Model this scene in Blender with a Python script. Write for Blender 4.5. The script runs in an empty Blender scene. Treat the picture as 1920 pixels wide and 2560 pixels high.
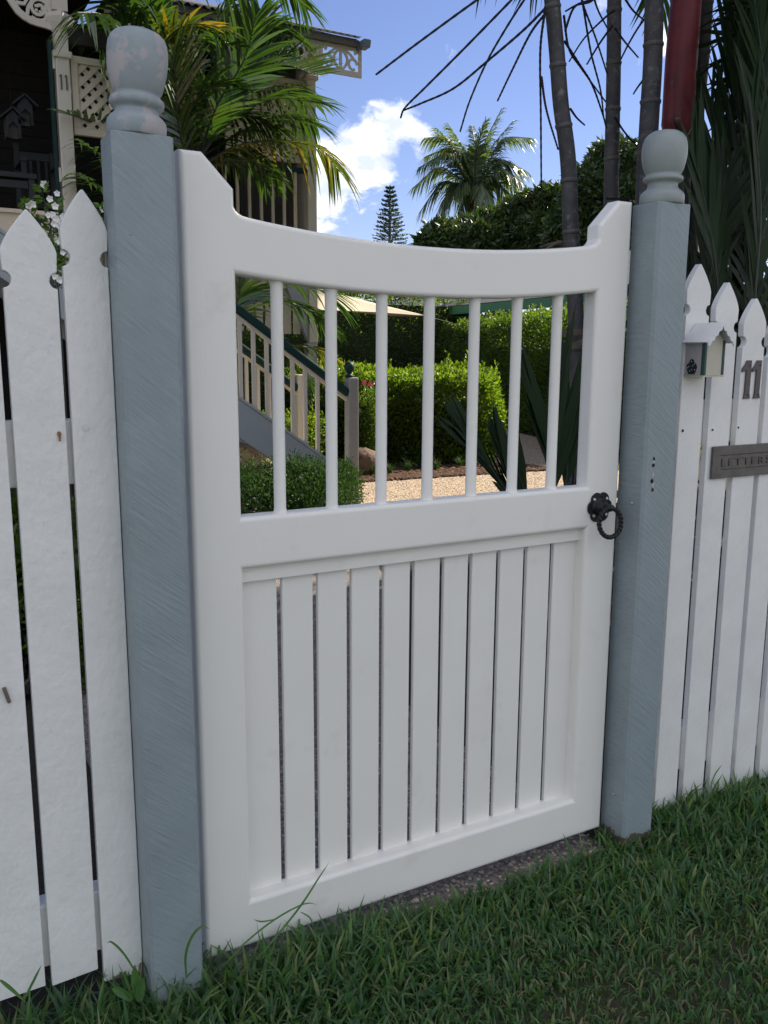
import bpy, bmesh, math, random
import numpy as np
from mathutils import Vector, Matrix

random.seed(7)
rng = np.random.default_rng(11)
SC = bpy.context.scene
COL = SC.collection
R = math.radians

# ------------------------------------------------------------------ camera
CAM_LOC = Vector((-0.4398, -1.4777, 1.1477))
CAM_ROT = (R(79.784), R(-0.271), R(-29.086))
FPX = 2193.0                       # focal length in pixels of a 2560 px tall frame
cam = bpy.data.cameras.new('camera')
cam.sensor_fit = 'VERTICAL'
cam.sensor_height = 24.0
cam.lens = 24.0 * FPX / 2560.0
cam.clip_start = 0.02
cam.clip_end = 3000
camo = bpy.data.objects.new('camera', cam)
camo.location = CAM_LOC
camo.rotation_euler = CAM_ROT
COL.objects.link(camo)
SC.camera = camo

# ------------------------------------------------------------------ sun and sky
SUN_EL, SUN_AZ = R(38), R(14)      # azimuth measured from +x towards +y
sdir = Vector((math.cos(SUN_EL) * math.cos(SUN_AZ), math.cos(SUN_EL) * math.sin(SUN_AZ), math.sin(SUN_EL)))
sun = bpy.data.lights.new('sun', 'SUN')
sun.energy = 2.75
sun.angle = R(0.5)
sun.color = (1.0, 0.90, 0.74)
suno = bpy.data.objects.new('sun', sun)
suno.rotation_euler = sdir.to_track_quat('Z', 'Y').to_euler()
suno.location = (20, 10, 20)
COL.objects.link(suno)

SC.view_settings.view_transform = 'Standard'
SC.view_settings.look = 'None'
SC.view_settings.gamma = 1
SC.view_settings.use_curve_mapping = False
SC.view_settings.exposure = 1.9

SC.render.engine = 'CYCLES'
SC.cycles.max_bounces = 8
SC.cycles.transparent_max_bounces = 8
SC.cycles.use_denoising = True

_Rm = camo.rotation_euler.to_matrix()


def ray(px, py):
    return _Rm @ Vector(((px - 960) / FPX, -(py - 1280) / FPX, -1.0))


def aty(px, py, y):
    """point of the world plane y = const seen at that spot of the photograph"""
    d = ray(px, py)
    return CAM_LOC + d * ((y - CAM_LOC.y) / d.y)


def atd(px, py, dist):
    return CAM_LOC + ray(px, py) * dist


def N(nt, typ, **kw):
    n = nt.nodes.new(typ)
    for k, v in kw.items():
        if k.startswith('i_'):
            key = k[2:]
            key = int(key) if key.isdigit() else key.replace('_', ' ')
            n.inputs[key].default_value = v
        else:
            setattr(n, k, v)
    return n


def make_world():
    w = bpy.data.worlds.new('World')
    SC.world = w
    w.use_nodes = True
    nt = w.node_tree
    nt.nodes.clear()
    L = nt.links.new
    out = N(nt, 'ShaderNodeOutputWorld')
    bg = N(nt, 'ShaderNodeBackground')
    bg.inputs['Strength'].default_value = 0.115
    sky = N(nt, 'ShaderNodeTexSky', sky_type='NISHITA')
    sky.sun_disc = False
    sky.sun_elevation = SUN_EL
    sky.sun_rotation = math.pi / 2 - SUN_AZ
    sky.altitude = 50
    sky.air_density = 1.0
    sky.dust_density = 0.1
    sky.ozone_density = 2.0
    tc = N(nt, 'ShaderNodeTexCoord')
    # cumulus: billowy noise on the view direction, gathered round a few cloud banks
    n1 = N(nt, 'ShaderNodeTexNoise', i_Scale=13.0, i_Detail=11.0, i_Roughness=0.6, i_Distortion=0.35)
    mp = N(nt, 'ShaderNodeMapping')
    mp.inputs['Scale'].default_value = (1, 1, 1.5)
    L(tc.outputs['Generated'], mp.inputs['Vector'])
    L(mp.outputs['Vector'], n1.inputs['Vector'])
    acc = None

    def bank(px, py, rad, gain):
        nonlocal acc
        d = ray(px, py).normalized()
        dist = N(nt, 'ShaderNodeVectorMath', operation='DISTANCE')
        dist.inputs[1].default_value = d
        L(tc.outputs['Generated'], dist.inputs[0])
        mr = N(nt, 'ShaderNodeMapRange', interpolation_type='SMOOTHSTEP')
        mr.inputs['From Min'].default_value = rad
        mr.inputs['From Max'].default_value = 0.0
        mr.inputs['To Min'].default_value = 0.0
        mr.inputs['To Max'].default_value = gain
        L(dist.outputs['Value'], mr.inputs['Value'])
        if acc is None:
            acc = mr.outputs['Result']
        else:
            m = N(nt, 'ShaderNodeMath', operation='MAXIMUM')
            L(acc, m.inputs[0])
            L(mr.outputs['Result'], m.inputs[1])
            acc = m.outputs[0]
    bank(930, 370, 0.085, 0.40)
    bank(800, 470, 0.11, 0.42)
    bank(1040, 350, 0.06, 0.34)
    bank(840, 590, 0.06, 0.26)
    bank(1520, 20, 0.06, 0.26)
    bank(1640, 90, 0.05, 0.26)
    bank(1345, 440, 0.03, 0.16)
    bank(960, 560, 0.05, 0.10)
    bank(4200, 200, 0.5, 0.16)  # unseen bank added right of the frame as fill light
    # broken cumulus added mostly out of view to light the gate, left kept clear
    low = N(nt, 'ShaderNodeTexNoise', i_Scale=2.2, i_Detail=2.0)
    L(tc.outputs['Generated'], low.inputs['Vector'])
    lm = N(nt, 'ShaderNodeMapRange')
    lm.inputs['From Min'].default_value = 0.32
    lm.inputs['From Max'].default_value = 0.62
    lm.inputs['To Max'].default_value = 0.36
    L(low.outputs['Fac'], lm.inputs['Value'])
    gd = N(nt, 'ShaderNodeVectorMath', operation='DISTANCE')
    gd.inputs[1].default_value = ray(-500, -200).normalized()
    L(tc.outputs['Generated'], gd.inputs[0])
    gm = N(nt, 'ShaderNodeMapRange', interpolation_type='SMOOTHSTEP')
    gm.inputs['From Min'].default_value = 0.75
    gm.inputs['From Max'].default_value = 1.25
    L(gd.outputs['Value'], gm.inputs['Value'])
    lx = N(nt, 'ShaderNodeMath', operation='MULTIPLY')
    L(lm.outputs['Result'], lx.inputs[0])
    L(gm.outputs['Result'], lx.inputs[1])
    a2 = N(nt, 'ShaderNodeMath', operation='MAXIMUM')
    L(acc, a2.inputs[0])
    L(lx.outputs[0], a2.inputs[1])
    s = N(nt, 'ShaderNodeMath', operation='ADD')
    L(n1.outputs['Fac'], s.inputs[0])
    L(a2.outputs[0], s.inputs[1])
    cm = N(nt, 'ShaderNodeMapRange', interpolation_type='SMOOTHSTEP')
    cm.inputs['From Min'].default_value = 0.66
    cm.inputs['From Max'].default_value = 0.79
    L(s.outputs[0], cm.inputs['Value'])
    # cloud colour: bright tops, faintly blue thin and lower parts
    n2 = N(nt, 'ShaderNodeTexNoise', i_Scale=17.0, i_Detail=6.0, i_Roughness=0.55)
    L(mp.outputs['Vector'], n2.inputs['Vector'])
    ramp = N(nt, 'ShaderNodeMix', data_type='RGBA')
    ramp.inputs['A'].default_value = (2.0, 2.2, 2.65, 1)
    ramp.inputs['B'].default_value = (3.9, 3.85, 3.8, 1)
    m3 = N(nt, 'ShaderNodeMapRange')
    m3.inputs['From Min'].default_value = 0.38
    m3.inputs['From Max'].default_value = 0.58
    L(n2.outputs['Fac'], m3.inputs['Value'])
    L(m3.outputs['Result'], ramp.inputs['Factor'])
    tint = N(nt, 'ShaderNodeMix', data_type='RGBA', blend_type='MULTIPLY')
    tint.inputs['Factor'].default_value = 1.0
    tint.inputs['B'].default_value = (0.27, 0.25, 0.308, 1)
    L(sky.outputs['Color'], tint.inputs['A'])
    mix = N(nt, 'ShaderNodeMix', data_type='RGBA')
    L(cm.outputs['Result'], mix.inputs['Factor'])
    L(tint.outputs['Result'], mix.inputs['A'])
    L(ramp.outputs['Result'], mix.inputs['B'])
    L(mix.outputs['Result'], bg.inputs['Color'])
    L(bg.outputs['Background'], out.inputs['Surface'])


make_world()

# ------------------------------------------------------------------ materials
MATS = {}


def mat(name, col, rough=0.6, var=0.0, var_scale=20.0, bump=0.0, bump_scale=60.0, bump_dist=0.003,
        stretch=None, col2=None, spec=0.4, metal=0.0, island=0.0):
    """painted / mineral surface: colour with soft large and small variation, fine relief"""
    m = bpy.data.materials.new(name)
    m.use_nodes = True
    nt = m.node_tree
    L = nt.links.new
    b = nt.nodes['Principled BSDF']
    b.inputs['Roughness'].default_value = rough
    b.inputs['Specular IOR Level'].default_value = spec
    b.inputs['Metallic'].default_value = metal
    tc = N(nt, 'ShaderNodeTexCoord')
    mp = N(nt, 'ShaderNodeMapping')
    if stretch:
        mp.inputs['Rotation'].default_value = stretch[0]
        mp.inputs['Scale'].default_value = stretch[1]
    L(tc.outputs['Object'], mp.inputs['Vector'])
    src = None
    if col2 is None:
        col2 = tuple(c * (1 - var) for c in col)
    nz = N(nt, 'ShaderNodeTexNoise', i_Scale=var_scale, i_Detail=6.0, i_Roughness=0.6)
    L(tc.outputs['Object'], nz.inputs['Vector'])
    mr = N(nt, 'ShaderNodeMapRange')
    mr.inputs['From Min'].default_value = 0.35
    mr.inputs['From Max'].default_value = 0.65
    L(nz.outputs['Fac'], mr.inputs['Value'])
    mx = N(nt, 'ShaderNodeMix', data_type='RGBA')
    mx.inputs['A'].default_value = (*col, 1)
    mx.inputs['B'].default_value = (*col2, 1)
    L(mr.outputs['Result'], mx.inputs['Factor'])
    src = mx.outputs['Result']
    if island:
        g = N(nt, 'ShaderNodeNewGeometry')
        hs = N(nt, 'ShaderNodeHueSaturation')
        m2 = N(nt, 'ShaderNodeMapRange')
        m2.inputs['To Min'].default_value = 1 - island
        m2.inputs['To Max'].default_value = 1 + island
        L(g.outputs['Random Per Island'], m2.inputs['Value'])
        L(m2.outputs['Result'], hs.inputs['Value'])
        L(src, hs.inputs['Color'])
        src = hs.outputs['Color']
    L(src, b.inputs['Base Color'])
    if bump:
        nb = N(nt, 'ShaderNodeTexNoise', i_Scale=bump_scale, i_Detail=5.0, i_Roughness=0.55)
        L(mp.outputs['Vector'], nb.inputs['Vector'])
        bp = N(nt, 'ShaderNodeBump')
        bp.inputs['Strength'].default_value = bump
        bp.inputs['Distance'].default_value = bump_dist
        L(nb.outputs['Fac'], bp.inputs['Height'])
        L(bp.outputs['Normal'], b.inputs['Normal'])
    MATS[name] = m
    return m


def leafmat(name, cols, rough=0.45, transl=0.35, tcol=None, spec=0.5):
    """leaf: per-leaf colour from a ramp, part of the light passes through"""
    m = bpy.data.materials.new(name)
    m.use_nodes = True
    nt = m.node_tree
    L = nt.links.new
    b = nt.nodes['Principled BSDF']
    out = nt.nodes['Material Output']
    b.inputs['Roughness'].default_value = rough
    b.inputs['Specular IOR Level'].default_value = spec
    g = N(nt, 'ShaderNodeNewGeometry')
    cr = N(nt, 'ShaderNodeValToRGB')
    el = cr.color_ramp.elements
    el[0].position = 0
    el[0].color = (*cols[0], 1)
    el[1].position = 1
    el[1].color = (*cols[-1], 1)
    for i in range(1, len(cols) - 1):
        e = el.new(i / (len(cols) - 1))
        e.color = (*cols[i], 1)
    L(g.outputs['Random Per Island'], cr.inputs['Fac'])
    L(cr.outputs['Color'], b.inputs['Base Color'])
    t = N(nt, 'ShaderNodeBsdfTranslucent')
    hs = N(nt, 'ShaderNodeMix', data_type='RGBA', blend_type='MULTIPLY')
    hs.inputs['Factor'].default_value = 1.0
    hs.inputs['B'].default_value = (*(tcol or (1.9, 2.3, 0.8)), 1)
    L(cr.outputs['Color'], hs.inputs['A'])
    L(hs.outputs['Result'], t.inputs['Color'])
    ms = N(nt, 'ShaderNodeMixShader')
    ms.inputs['Fac'].default_value = transl
    L(b.outputs['BSDF'], ms.inputs[1])
    L(t.outputs['BSDF'], ms.inputs[2])
    L(ms.outputs['Shader'], out.inputs['Surface'])
    MATS[name] = m
    return m


def tool_marks(m, angle, scale=38.0, strength=0.35, dist=0.002, tone=0.1):
    """adds rough-sawn diagonal ridges to a painted material's relief and a faint tone to its colour"""
    nt = m.node_tree
    L = nt.links.new
    b = nt.nodes['Principled BSDF']
    tc = N(nt, 'ShaderNodeTexCoord')
    mp0 = N(nt, 'ShaderNodeMapping')
    mp0.inputs['Rotation'].default_value = (0, R(angle), 0)
    L(tc.outputs['Object'], mp0.inputs['Vector'])
    mp = N(nt, 'ShaderNodeMapping')
    mp.inputs['Scale'].default_value = (2.5, 8.0, 42.0)
    L(mp0.outputs['Vector'], mp.inputs['Vector'])
    nz = N(nt, 'ShaderNodeTexNoise', i_Scale=scale / 10, i_Detail=5.0, i_Roughness=0.62)
    L(mp.outputs['Vector'], nz.inputs['Vector'])
    old = b.inputs['Normal'].links[0].from_socket if b.inputs['Normal'].links else None
    bp = N(nt, 'ShaderNodeBump')
    bp.inputs['Strength'].default_value = strength
    bp.inputs['Distance'].default_value = dist
    L(nz.outputs['Fac'], bp.inputs['Height'])
    if old:
        L(old, bp.inputs['Normal'])
    L(bp.outputs['Normal'], b.inputs['Normal'])
    csrc = b.inputs['Base Color'].links[0].from_socket
    mr = N(nt, 'ShaderNodeMapRange')
    mr.inputs['From Min'].default_value = 0.3
    mr.inputs['From Max'].default_value = 0.7
    mr.inputs['To Min'].default_value = 1 - tone
    mr.inputs['To Max'].default_value = 1 + tone
    L(nz.outputs['Fac'], mr.inputs['Value'])
    lo = N(nt, 'ShaderNodeTexNoise', i_Scale=9.0, i_Detail=3.0)
    L(tc.outputs['Object'], lo.inputs['Vector'])
    lr = N(nt, 'ShaderNodeMapRange')
    lr.inputs['From Min'].default_value = 0.35
    lr.inputs['From Max'].default_value = 0.62
    L(lo.outputs['Fac'], lr.inputs['Value'])
    sm = N(nt, 'ShaderNodeMath', operation='MULTIPLY')
    sm.inputs[1].default_value = strength * 1.5
    L(lr.outputs['Result'], sm.inputs[0])
    L(sm.outputs[0], bp.inputs['Strength'])
    hs = N(nt, 'ShaderNodeHueSaturation')
    L(mr.outputs['Result'], hs.inputs['Value'])
    L(csrc, hs.inputs['Color'])
    L(hs.outputs['Color'], b.inputs['Base Color'])


def chips(m, col, scale, lo, hi, zmax=None, zfade=0.03, wob=0.05):
    """flaked paint: patches of another colour; with zmax only below that height"""
    nt = m.node_tree
    L = nt.links.new
    b = nt.nodes['Principled BSDF']
    csrc = b.inputs['Base Color'].links[0].from_socket
    tc = N(nt, 'ShaderNodeTexCoord')
    nz = N(nt, 'ShaderNodeTexNoise', i_Scale=scale, i_Detail=7.0, i_Roughness=0.65)
    L(tc.outputs['Object'], nz.inputs['Vector'])
    fac = nz.outputs['Fac']
    if zmax is not None:
        sp = N(nt, 'ShaderNodeSeparateXYZ')
        L(tc.outputs['Object'], sp.inputs[0])
        mm = N(nt, 'ShaderNodeMapRange')
        mm.inputs['From Min'].default_value = zmax + zfade
        mm.inputs['From Max'].default_value = zmax - zfade
        mm.inputs['To Min'].default_value = -0.25
        mm.inputs['To Max'].default_value = 0.3
        L(sp.outputs['Z'], mm.inputs['Value'])
        ad = N(nt, 'ShaderNodeMath', operation='ADD')
        L(fac, ad.inputs[0])
        L(mm.outputs['Result'], ad.inputs[1])
        fac = ad.outputs[0]
    mr = N(nt, 'ShaderNodeMapRange')
    mr.inputs['From Min'].default_value = lo
    mr.inputs['From Max'].default_value = hi
    L(fac, mr.inputs['Value'])
    mx = N(nt, 'ShaderNodeMix', data_type='RGBA')
    mx.inputs['B'].default_value = (*col, 1)
    L(mr.outputs['Result'], mx.inputs['Factor'])
    L(csrc, mx.inputs['A'])
    L(mx.outputs['Result'], b.inputs['Base Color'])


def make_materials():
    m = mat('gate_paint', (0.82, 0.805, 0.755), 0.45, col2=(0.80, 0.78, 0.73), var_scale=5, bump=0.3, bump_scale=220, bump_dist=0.0007, stretch=((0, 0, 0), (1, 1, 0.06)))
    chips(m, (0.66, 0.63, 0.57), 7, 0.60, 0.85)
    chips(m, (0.40, 0.35, 0.28), 90, 0.775, 0.80)
    m = mat('picket_paint', (0.79, 0.785, 0.76), 0.42, col2=(0.72, 0.72, 0.69), var_scale=9, bump=0.55, bump_scale=75, bump_dist=0.004, stretch=((0, 0, 0), (1, 1, 0.7)))
    tool_marks(m, -14, 30, 0.10, 0.002, 0.02)
    chips(m, (0.30, 0.22, 0.15), 120, 0.735, 0.76)
    chips(m, (0.22, 0.19, 0.17), 45, 0.70, 0.76, zmax=0.05, zfade=0.03)
    m = mat('picket_sawn', (0.79, 0.785, 0.76), 0.5, col2=(0.74, 0.73, 0.70), var_scale=9, bump=0.35, bump_scale=120, bump_dist=0.002)
    tool_marks(m, 38, 50, 0.4, 0.0025, 0.03)
    chips(m, (0.16, 0.12, 0.09), 110, 0.745, 0.77)
    chips(m, (0.16, 0.14, 0.12), 45, 0.70, 0.78, zmax=-0.02, zfade=0.07)
    m = mat('post_paint', (0.27, 0.32, 0.34), 0.45, col2=(0.240, 0.287, 0.303), var_scale=7, bump=0.35, bump_scale=140, bump_dist=0.0015)
    tool_marks(m, -40, 42, 0.5, 0.003, 0.07)
    chips(m, (0.11, 0.085, 0.07), 30, 0.56, 0.60, zmax=0.002, zfade=0.02)
    chips(m, (0.14, 0.11, 0.10), 55, 0.725, 0.745)
    m = mat('finial_paint', (0.26, 0.31, 0.335), 0.5, col2=(0.30, 0.34, 0.345), var_scale=30, bump=0.25, bump_scale=90, bump_dist=0.002)
    chips(m, (0.40, 0.375, 0.375), 19, 0.49, 0.53)
    mat('finial_clean', (0.29, 0.325, 0.315), 0.42, col2=(0.27, 0.305, 0.295), var_scale=20, bump=0.15, bump_scale=90)
    mat('black_iron', (0.008, 0.009, 0.012), 0.42, var=0.3, var_scale=120, bump=0.3, bump_scale=300, bump_dist=0.001, spec=0.35)
    mat('zinc', (0.55, 0.55, 0.55), 0.3, metal=0.9)
    mat('bronze', (0.115, 0.10, 0.095), 0.45, col2=(0.15, 0.145, 0.14), var_scale=40, bump=0.25, bump_scale=160, bump_dist=0.001, metal=0.55)
    mat('digit_brown', (0.10, 0.085, 0.085), 0.5, var=0.2, var_scale=80, bump=0.2, bump_scale=200, bump_dist=0.001)
    mat('birdhouse_lilac', (0.43, 0.40, 0.40), 0.6, var=0.06, bump=0.1)
    mat('birdhouse_cream', (0.52, 0.50, 0.40), 0.6, var=0.06, bump=0.1)
    mat('birdhouse_white', (0.76, 0.76, 0.76), 0.55, var=0.06, bump=0.15)
    mat('birdhouse_green', (0.03, 0.075, 0.075), 0.6, var=0.1)
    mat('bush_paint', (0.012, 0.02, 0.022), 0.6)
    mat('dot_white', (0.7, 0.7, 0.68), 0.6)
    mat('dark_hole', (0.03, 0.018, 0.012), 0.9)
    mat('rust', (0.33, 0.17, 0.07), 0.9, var=0.4, var_scale=200)
    mat('cream', (0.58, 0.51, 0.40), 0.55, var=0.08, var_scale=5, bump=0.1)
    mat('house_white', (0.56, 0.52, 0.44), 0.55, var=0.06, var_scale=5, bump=0.1)
    mat('stringer_grey', (0.33, 0.36, 0.38), 0.5, var=0.08, var_scale=5)
    mat('rail_green', (0.008, 0.034, 0.032), 0.55, var=0.1, spec=0.2)
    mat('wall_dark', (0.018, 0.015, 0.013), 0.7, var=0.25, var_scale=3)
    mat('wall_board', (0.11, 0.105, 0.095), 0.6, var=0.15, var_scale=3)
    mat('deck', (0.16, 0.10, 0.06), 0.6, var=0.3, var_scale=8)
    mat('roof_iron', (0.23, 0.21, 0.20), 0.5, var=0.25, var_scale=2.5, metal=0.3)
    mat('gutter_blue', (0.13, 0.17, 0.21), 0.45)
    mat('furniture_dimmed', (0.05, 0.054, 0.058), 0.6)  # white chairs and bird boxes, darkened in colour to stand for porch shade
    mat('sail', (0.40, 0.345, 0.25), 0.8, var=0.05, var_scale=3)
    mat('neighbour_green', (0.10, 0.26, 0.13), 0.5, var=0.1)
    mat('neighbour_wall', (0.36, 0.30, 0.22), 0.7, var=0.1)
    mat('neighbour_roof', (0.045, 0.048, 0.055), 0.8, var=0.3, var_scale=2)
    mat('concrete', (0.42, 0.40, 0.37), 0.85, var=0.15, var_scale=3, bump=0.2)
    mat('asphalt', (0.10, 0.098, 0.095), 0.9, var=0.2, var_scale=4, bump=0.4, bump_scale=200)
    mat('soil', (0.035, 0.028, 0.02), 0.95, col2=(0.02, 0.017, 0.012), var_scale=30, bump=0.6, bump_scale=60, bump_dist=0.01)
    mat('lawn_soil', (0.035, 0.05, 0.02), 0.95, col2=(0.05, 0.05, 0.028), var_scale=14, bump=0.6, bump_scale=90, bump_dist=0.01)
    mat('mulch', (0.14, 0.07, 0.035), 0.95, col2=(0.06, 0.03, 0.018), var_scale=60, bump=0.8, bump_scale=90, bump_dist=0.02, island=0.5)
    mat('pebble', (0.30, 0.25, 0.22), 0.6, col2=(0.38, 0.30, 0.26), var_scale=30, island=0.55)
    mat('paint_grey', (0.45, 0.47, 0.48), 0.6)
    mat('stone_gravel', (0.46, 0.36, 0.265), 0.85, col2=(0.33, 0.25, 0.19), var_scale=60, island=0.4)
    mat('rock_brown', (0.17, 0.10, 0.07), 0.85, col2=(0.09, 0.06, 0.045), var_scale=14, bump=0.7, bump_scale=25, bump_dist=0.03)
    mat('rock_pale', (0.55, 0.42, 0.30), 0.85, col2=(0.45, 0.33, 0.23), var_scale=10, bump=0.5, bump_scale=20, bump_dist=0.03)
    mat('bark_grey', (0.12, 0.105, 0.095), 0.85, col2=(0.07, 0.062, 0.055), var_scale=18, bump=0.7, bump_scale=40, bump_dist=0.01)
    m = mat('palm_stem', (0.082, 0.078, 0.08), 0.6, col2=(0.045, 0.045, 0.05), var_scale=13, bump=0.5, bump_scale=28, bump_dist=0.005,
            stretch=((0, 0, 0), (4, 4, 0.4)))
    chips(m, (0.17, 0.165, 0.16), 22, 0.56, 0.68)
    m = mat('palm_green_stem', (0.040, 0.050, 0.032), 0.5, col2=(0.028, 0.032, 0.026), var_scale=10, bump=0.2)
    mat('palm_ring', (0.12, 0.115, 0.11), 0.7, var=0.3, var_scale=40)
    m = mat('newel_shaded', (0.27, 0.26, 0.25), 0.55, var=0.08)  # near newel's paint darkened to stand for the shade on it
    m = mat('crownshaft_red', (0.20, 0.028, 0.034), 0.5, col2=(0.12, 0.02, 0.026), var_scale=9, bump=0.25, bump_scale=40,
            stretch=((0, 0, 0), (4, 4, 0.3)))
    chips(m, (0.20, 0.17, 0.155), 9, 0.63, 0.70)
    mat('strand', (0.018, 0.018, 0.022), 0.8, var=0.3, var_scale=90, bump=0.9, bump_scale=160, bump_dist=0.008)
    mat('dead_frond', (0.16, 0.13, 0.10), 0.85, var=0.4, var_scale=30)
    mat('coconut_brown', (0.16, 0.075, 0.03), 0.8, var=0.4, var_scale=8)
    mat('flower_white', (0.82, 0.80, 0.74), 0.5)
    mat('flower_pink', (0.75, 0.08, 0.14), 0.5)
    mat('flower_yellow', (0.75, 0.5, 0.06), 0.5)
    leafmat('grass', [(0.042, 0.10, 0.046), (0.056, 0.128, 0.056), (0.068, 0.148, 0.060), (0.078, 0.165, 0.058), (0.11, 0.19, 0.06), (0.20, 0.22, 0.10)], 0.45, 0.38)
    leafmat('grass_dry', [(0.16, 0.14, 0.07), (0.22, 0.19, 0.11), (0.10, 0.10, 0.05)], 0.7, 0.2, (1.3, 1.3, 0.9))
    leafmat('hedge', [(0.022, 0.045, 0.012), (0.055, 0.10, 0.014), (0.075, 0.125, 0.016), (0.10, 0.15, 0.02)], 0.4, 0.48, (3.0, 2.9, 0.7))
    leafmat('hedge_far', [(0.018, 0.04, 0.012), (0.045, 0.085, 0.014), (0.06, 0.105, 0.016), (0.08, 0.125, 0.02)], 0.45, 0.46, (2.8, 2.8, 0.7))
    leafmat('fine_shrub', [(0.014, 0.034, 0.012), (0.022, 0.05, 0.016), (0.030, 0.062, 0.018), (0.042, 0.078, 0.022)], 0.6, 0.28, spec=0.25)
    leafmat('mango', [(0.022, 0.045, 0.013), (0.030, 0.058, 0.016), (0.040, 0.07, 0.018), (0.07, 0.085, 0.02)], 0.4, 0.2, (2.0, 2.2, 0.8))
    leafmat('golden_palm', [(0.018, 0.048, 0.012), (0.025, 0.062, 0.014), (0.033, 0.075, 0.015), (0.05, 0.088, 0.018)], 0.25, 0.28, (2.2, 2.3, 0.7), spec=1.0)
    leafmat('golden_palm_yellow', [(0.025, 0.06, 0.014), (0.04, 0.075, 0.015), (0.08, 0.10, 0.018), (0.24, 0.16, 0.025)], 0.35, 0.36, (1.9, 1.8, 0.6))
    leafmat('dark_palm', [(0.010, 0.024, 0.011), (0.014, 0.032, 0.013), (0.018, 0.037, 0.013), (0.022, 0.042, 0.015)], 0.6, 0.14, (1.9, 2.2, 0.7), spec=0.2)
    leafmat('palm_tip_yellow', [(0.10, 0.09, 0.02), (0.14, 0.115, 0.02)], 0.5, 0.2, (1.3, 1.3, 0.6))
    leafmat('coco', [(0.06, 0.09, 0.04), (0.08, 0.115, 0.05), (0.10, 0.14, 0.06)], 0.35, 0.4, (2.0, 2.1, 0.8), spec=0.8)
    leafmat('pine', [(0.022, 0.048, 0.026), (0.03, 0.06, 0.032), (0.038, 0.07, 0.036)], 0.6, 0.15)
    leafmat('flower_leaf', [(0.06, 0.12, 0.02), (0.09, 0.16, 0.025), (0.11, 0.18, 0.03)], 0.4, 0.42, (2.2, 2.2, 0.7))
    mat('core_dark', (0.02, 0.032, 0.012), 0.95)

    # gravel and exposed aggregate: small stones by cell noise
    def stony(name, c1, c2, c3, scale, dist):
        m = bpy.data.materials.new(name)
        m.use_nodes = True
        nt = m.node_tree
        L = nt.links.new
        b = nt.nodes['Principled BSDF']
        b.inputs['Roughness'].default_value = 0.85
        tc = N(nt, 'ShaderNodeTexCoord')
        v = N(nt, 'ShaderNodeTexVoronoi', i_Scale=scale)
        L(tc.outputs['Object'], v.inputs['Vector'])
        cr = N(nt, 'ShaderNodeValToRGB')
        el = cr.color_ramp.elements
        el[0].color = (*c1, 1)
        el[1].color = (*c3, 1)
        el.new(0.5).color = (*c2, 1)
        sp = N(nt, 'ShaderNodeSeparateColor')
        L(v.outputs['Color'], sp.inputs[0])
        L(sp.outputs[0], cr.inputs['Fac'])
        L(cr.outputs['Color'], b.inputs['Base Color'])
        bp = N(nt, 'ShaderNodeBump')
        bp.invert = True
        bp.inputs['Strength'].default_value = 0.8
        bp.inputs['Distance'].default_value = dist
        L(v.outputs['Distance'], bp.inputs['Height'])
        L(bp.outputs['Normal'], b.inputs['Normal'])
        MATS[name] = m
    stony('gravel', (0.24, 0.175, 0.12), (0.40, 0.305, 0.215), (0.56, 0.46, 0.35), 75, 0.012)
    stony('aggregate', (0.11, 0.095, 0.09), (0.18, 0.15, 0.135), (0.30, 0.26, 0.23), 110, 0.008)


make_materials()
M = MATS

# ------------------------------------------------------------------ mesh helpers


def link(o, parent=None):
    COL.objects.link(o)
    if parent is not None:
        o.parent = parent
    return o


def tag(o, label=None, cat=None, group=None, kind=None):
    if label:
        o['label'] = label
    if cat:
        o['category'] = cat
    if group:
        o['group'] = group
    if kind:
        o['kind'] = kind
    return o


def empty(name, loc, label, cat, group=None):
    o = bpy.data.objects.new(name, None)
    o.empty_display_size = 0.1
    o.location = loc
    link(o)
    return tag(o, label, cat, group)


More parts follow.
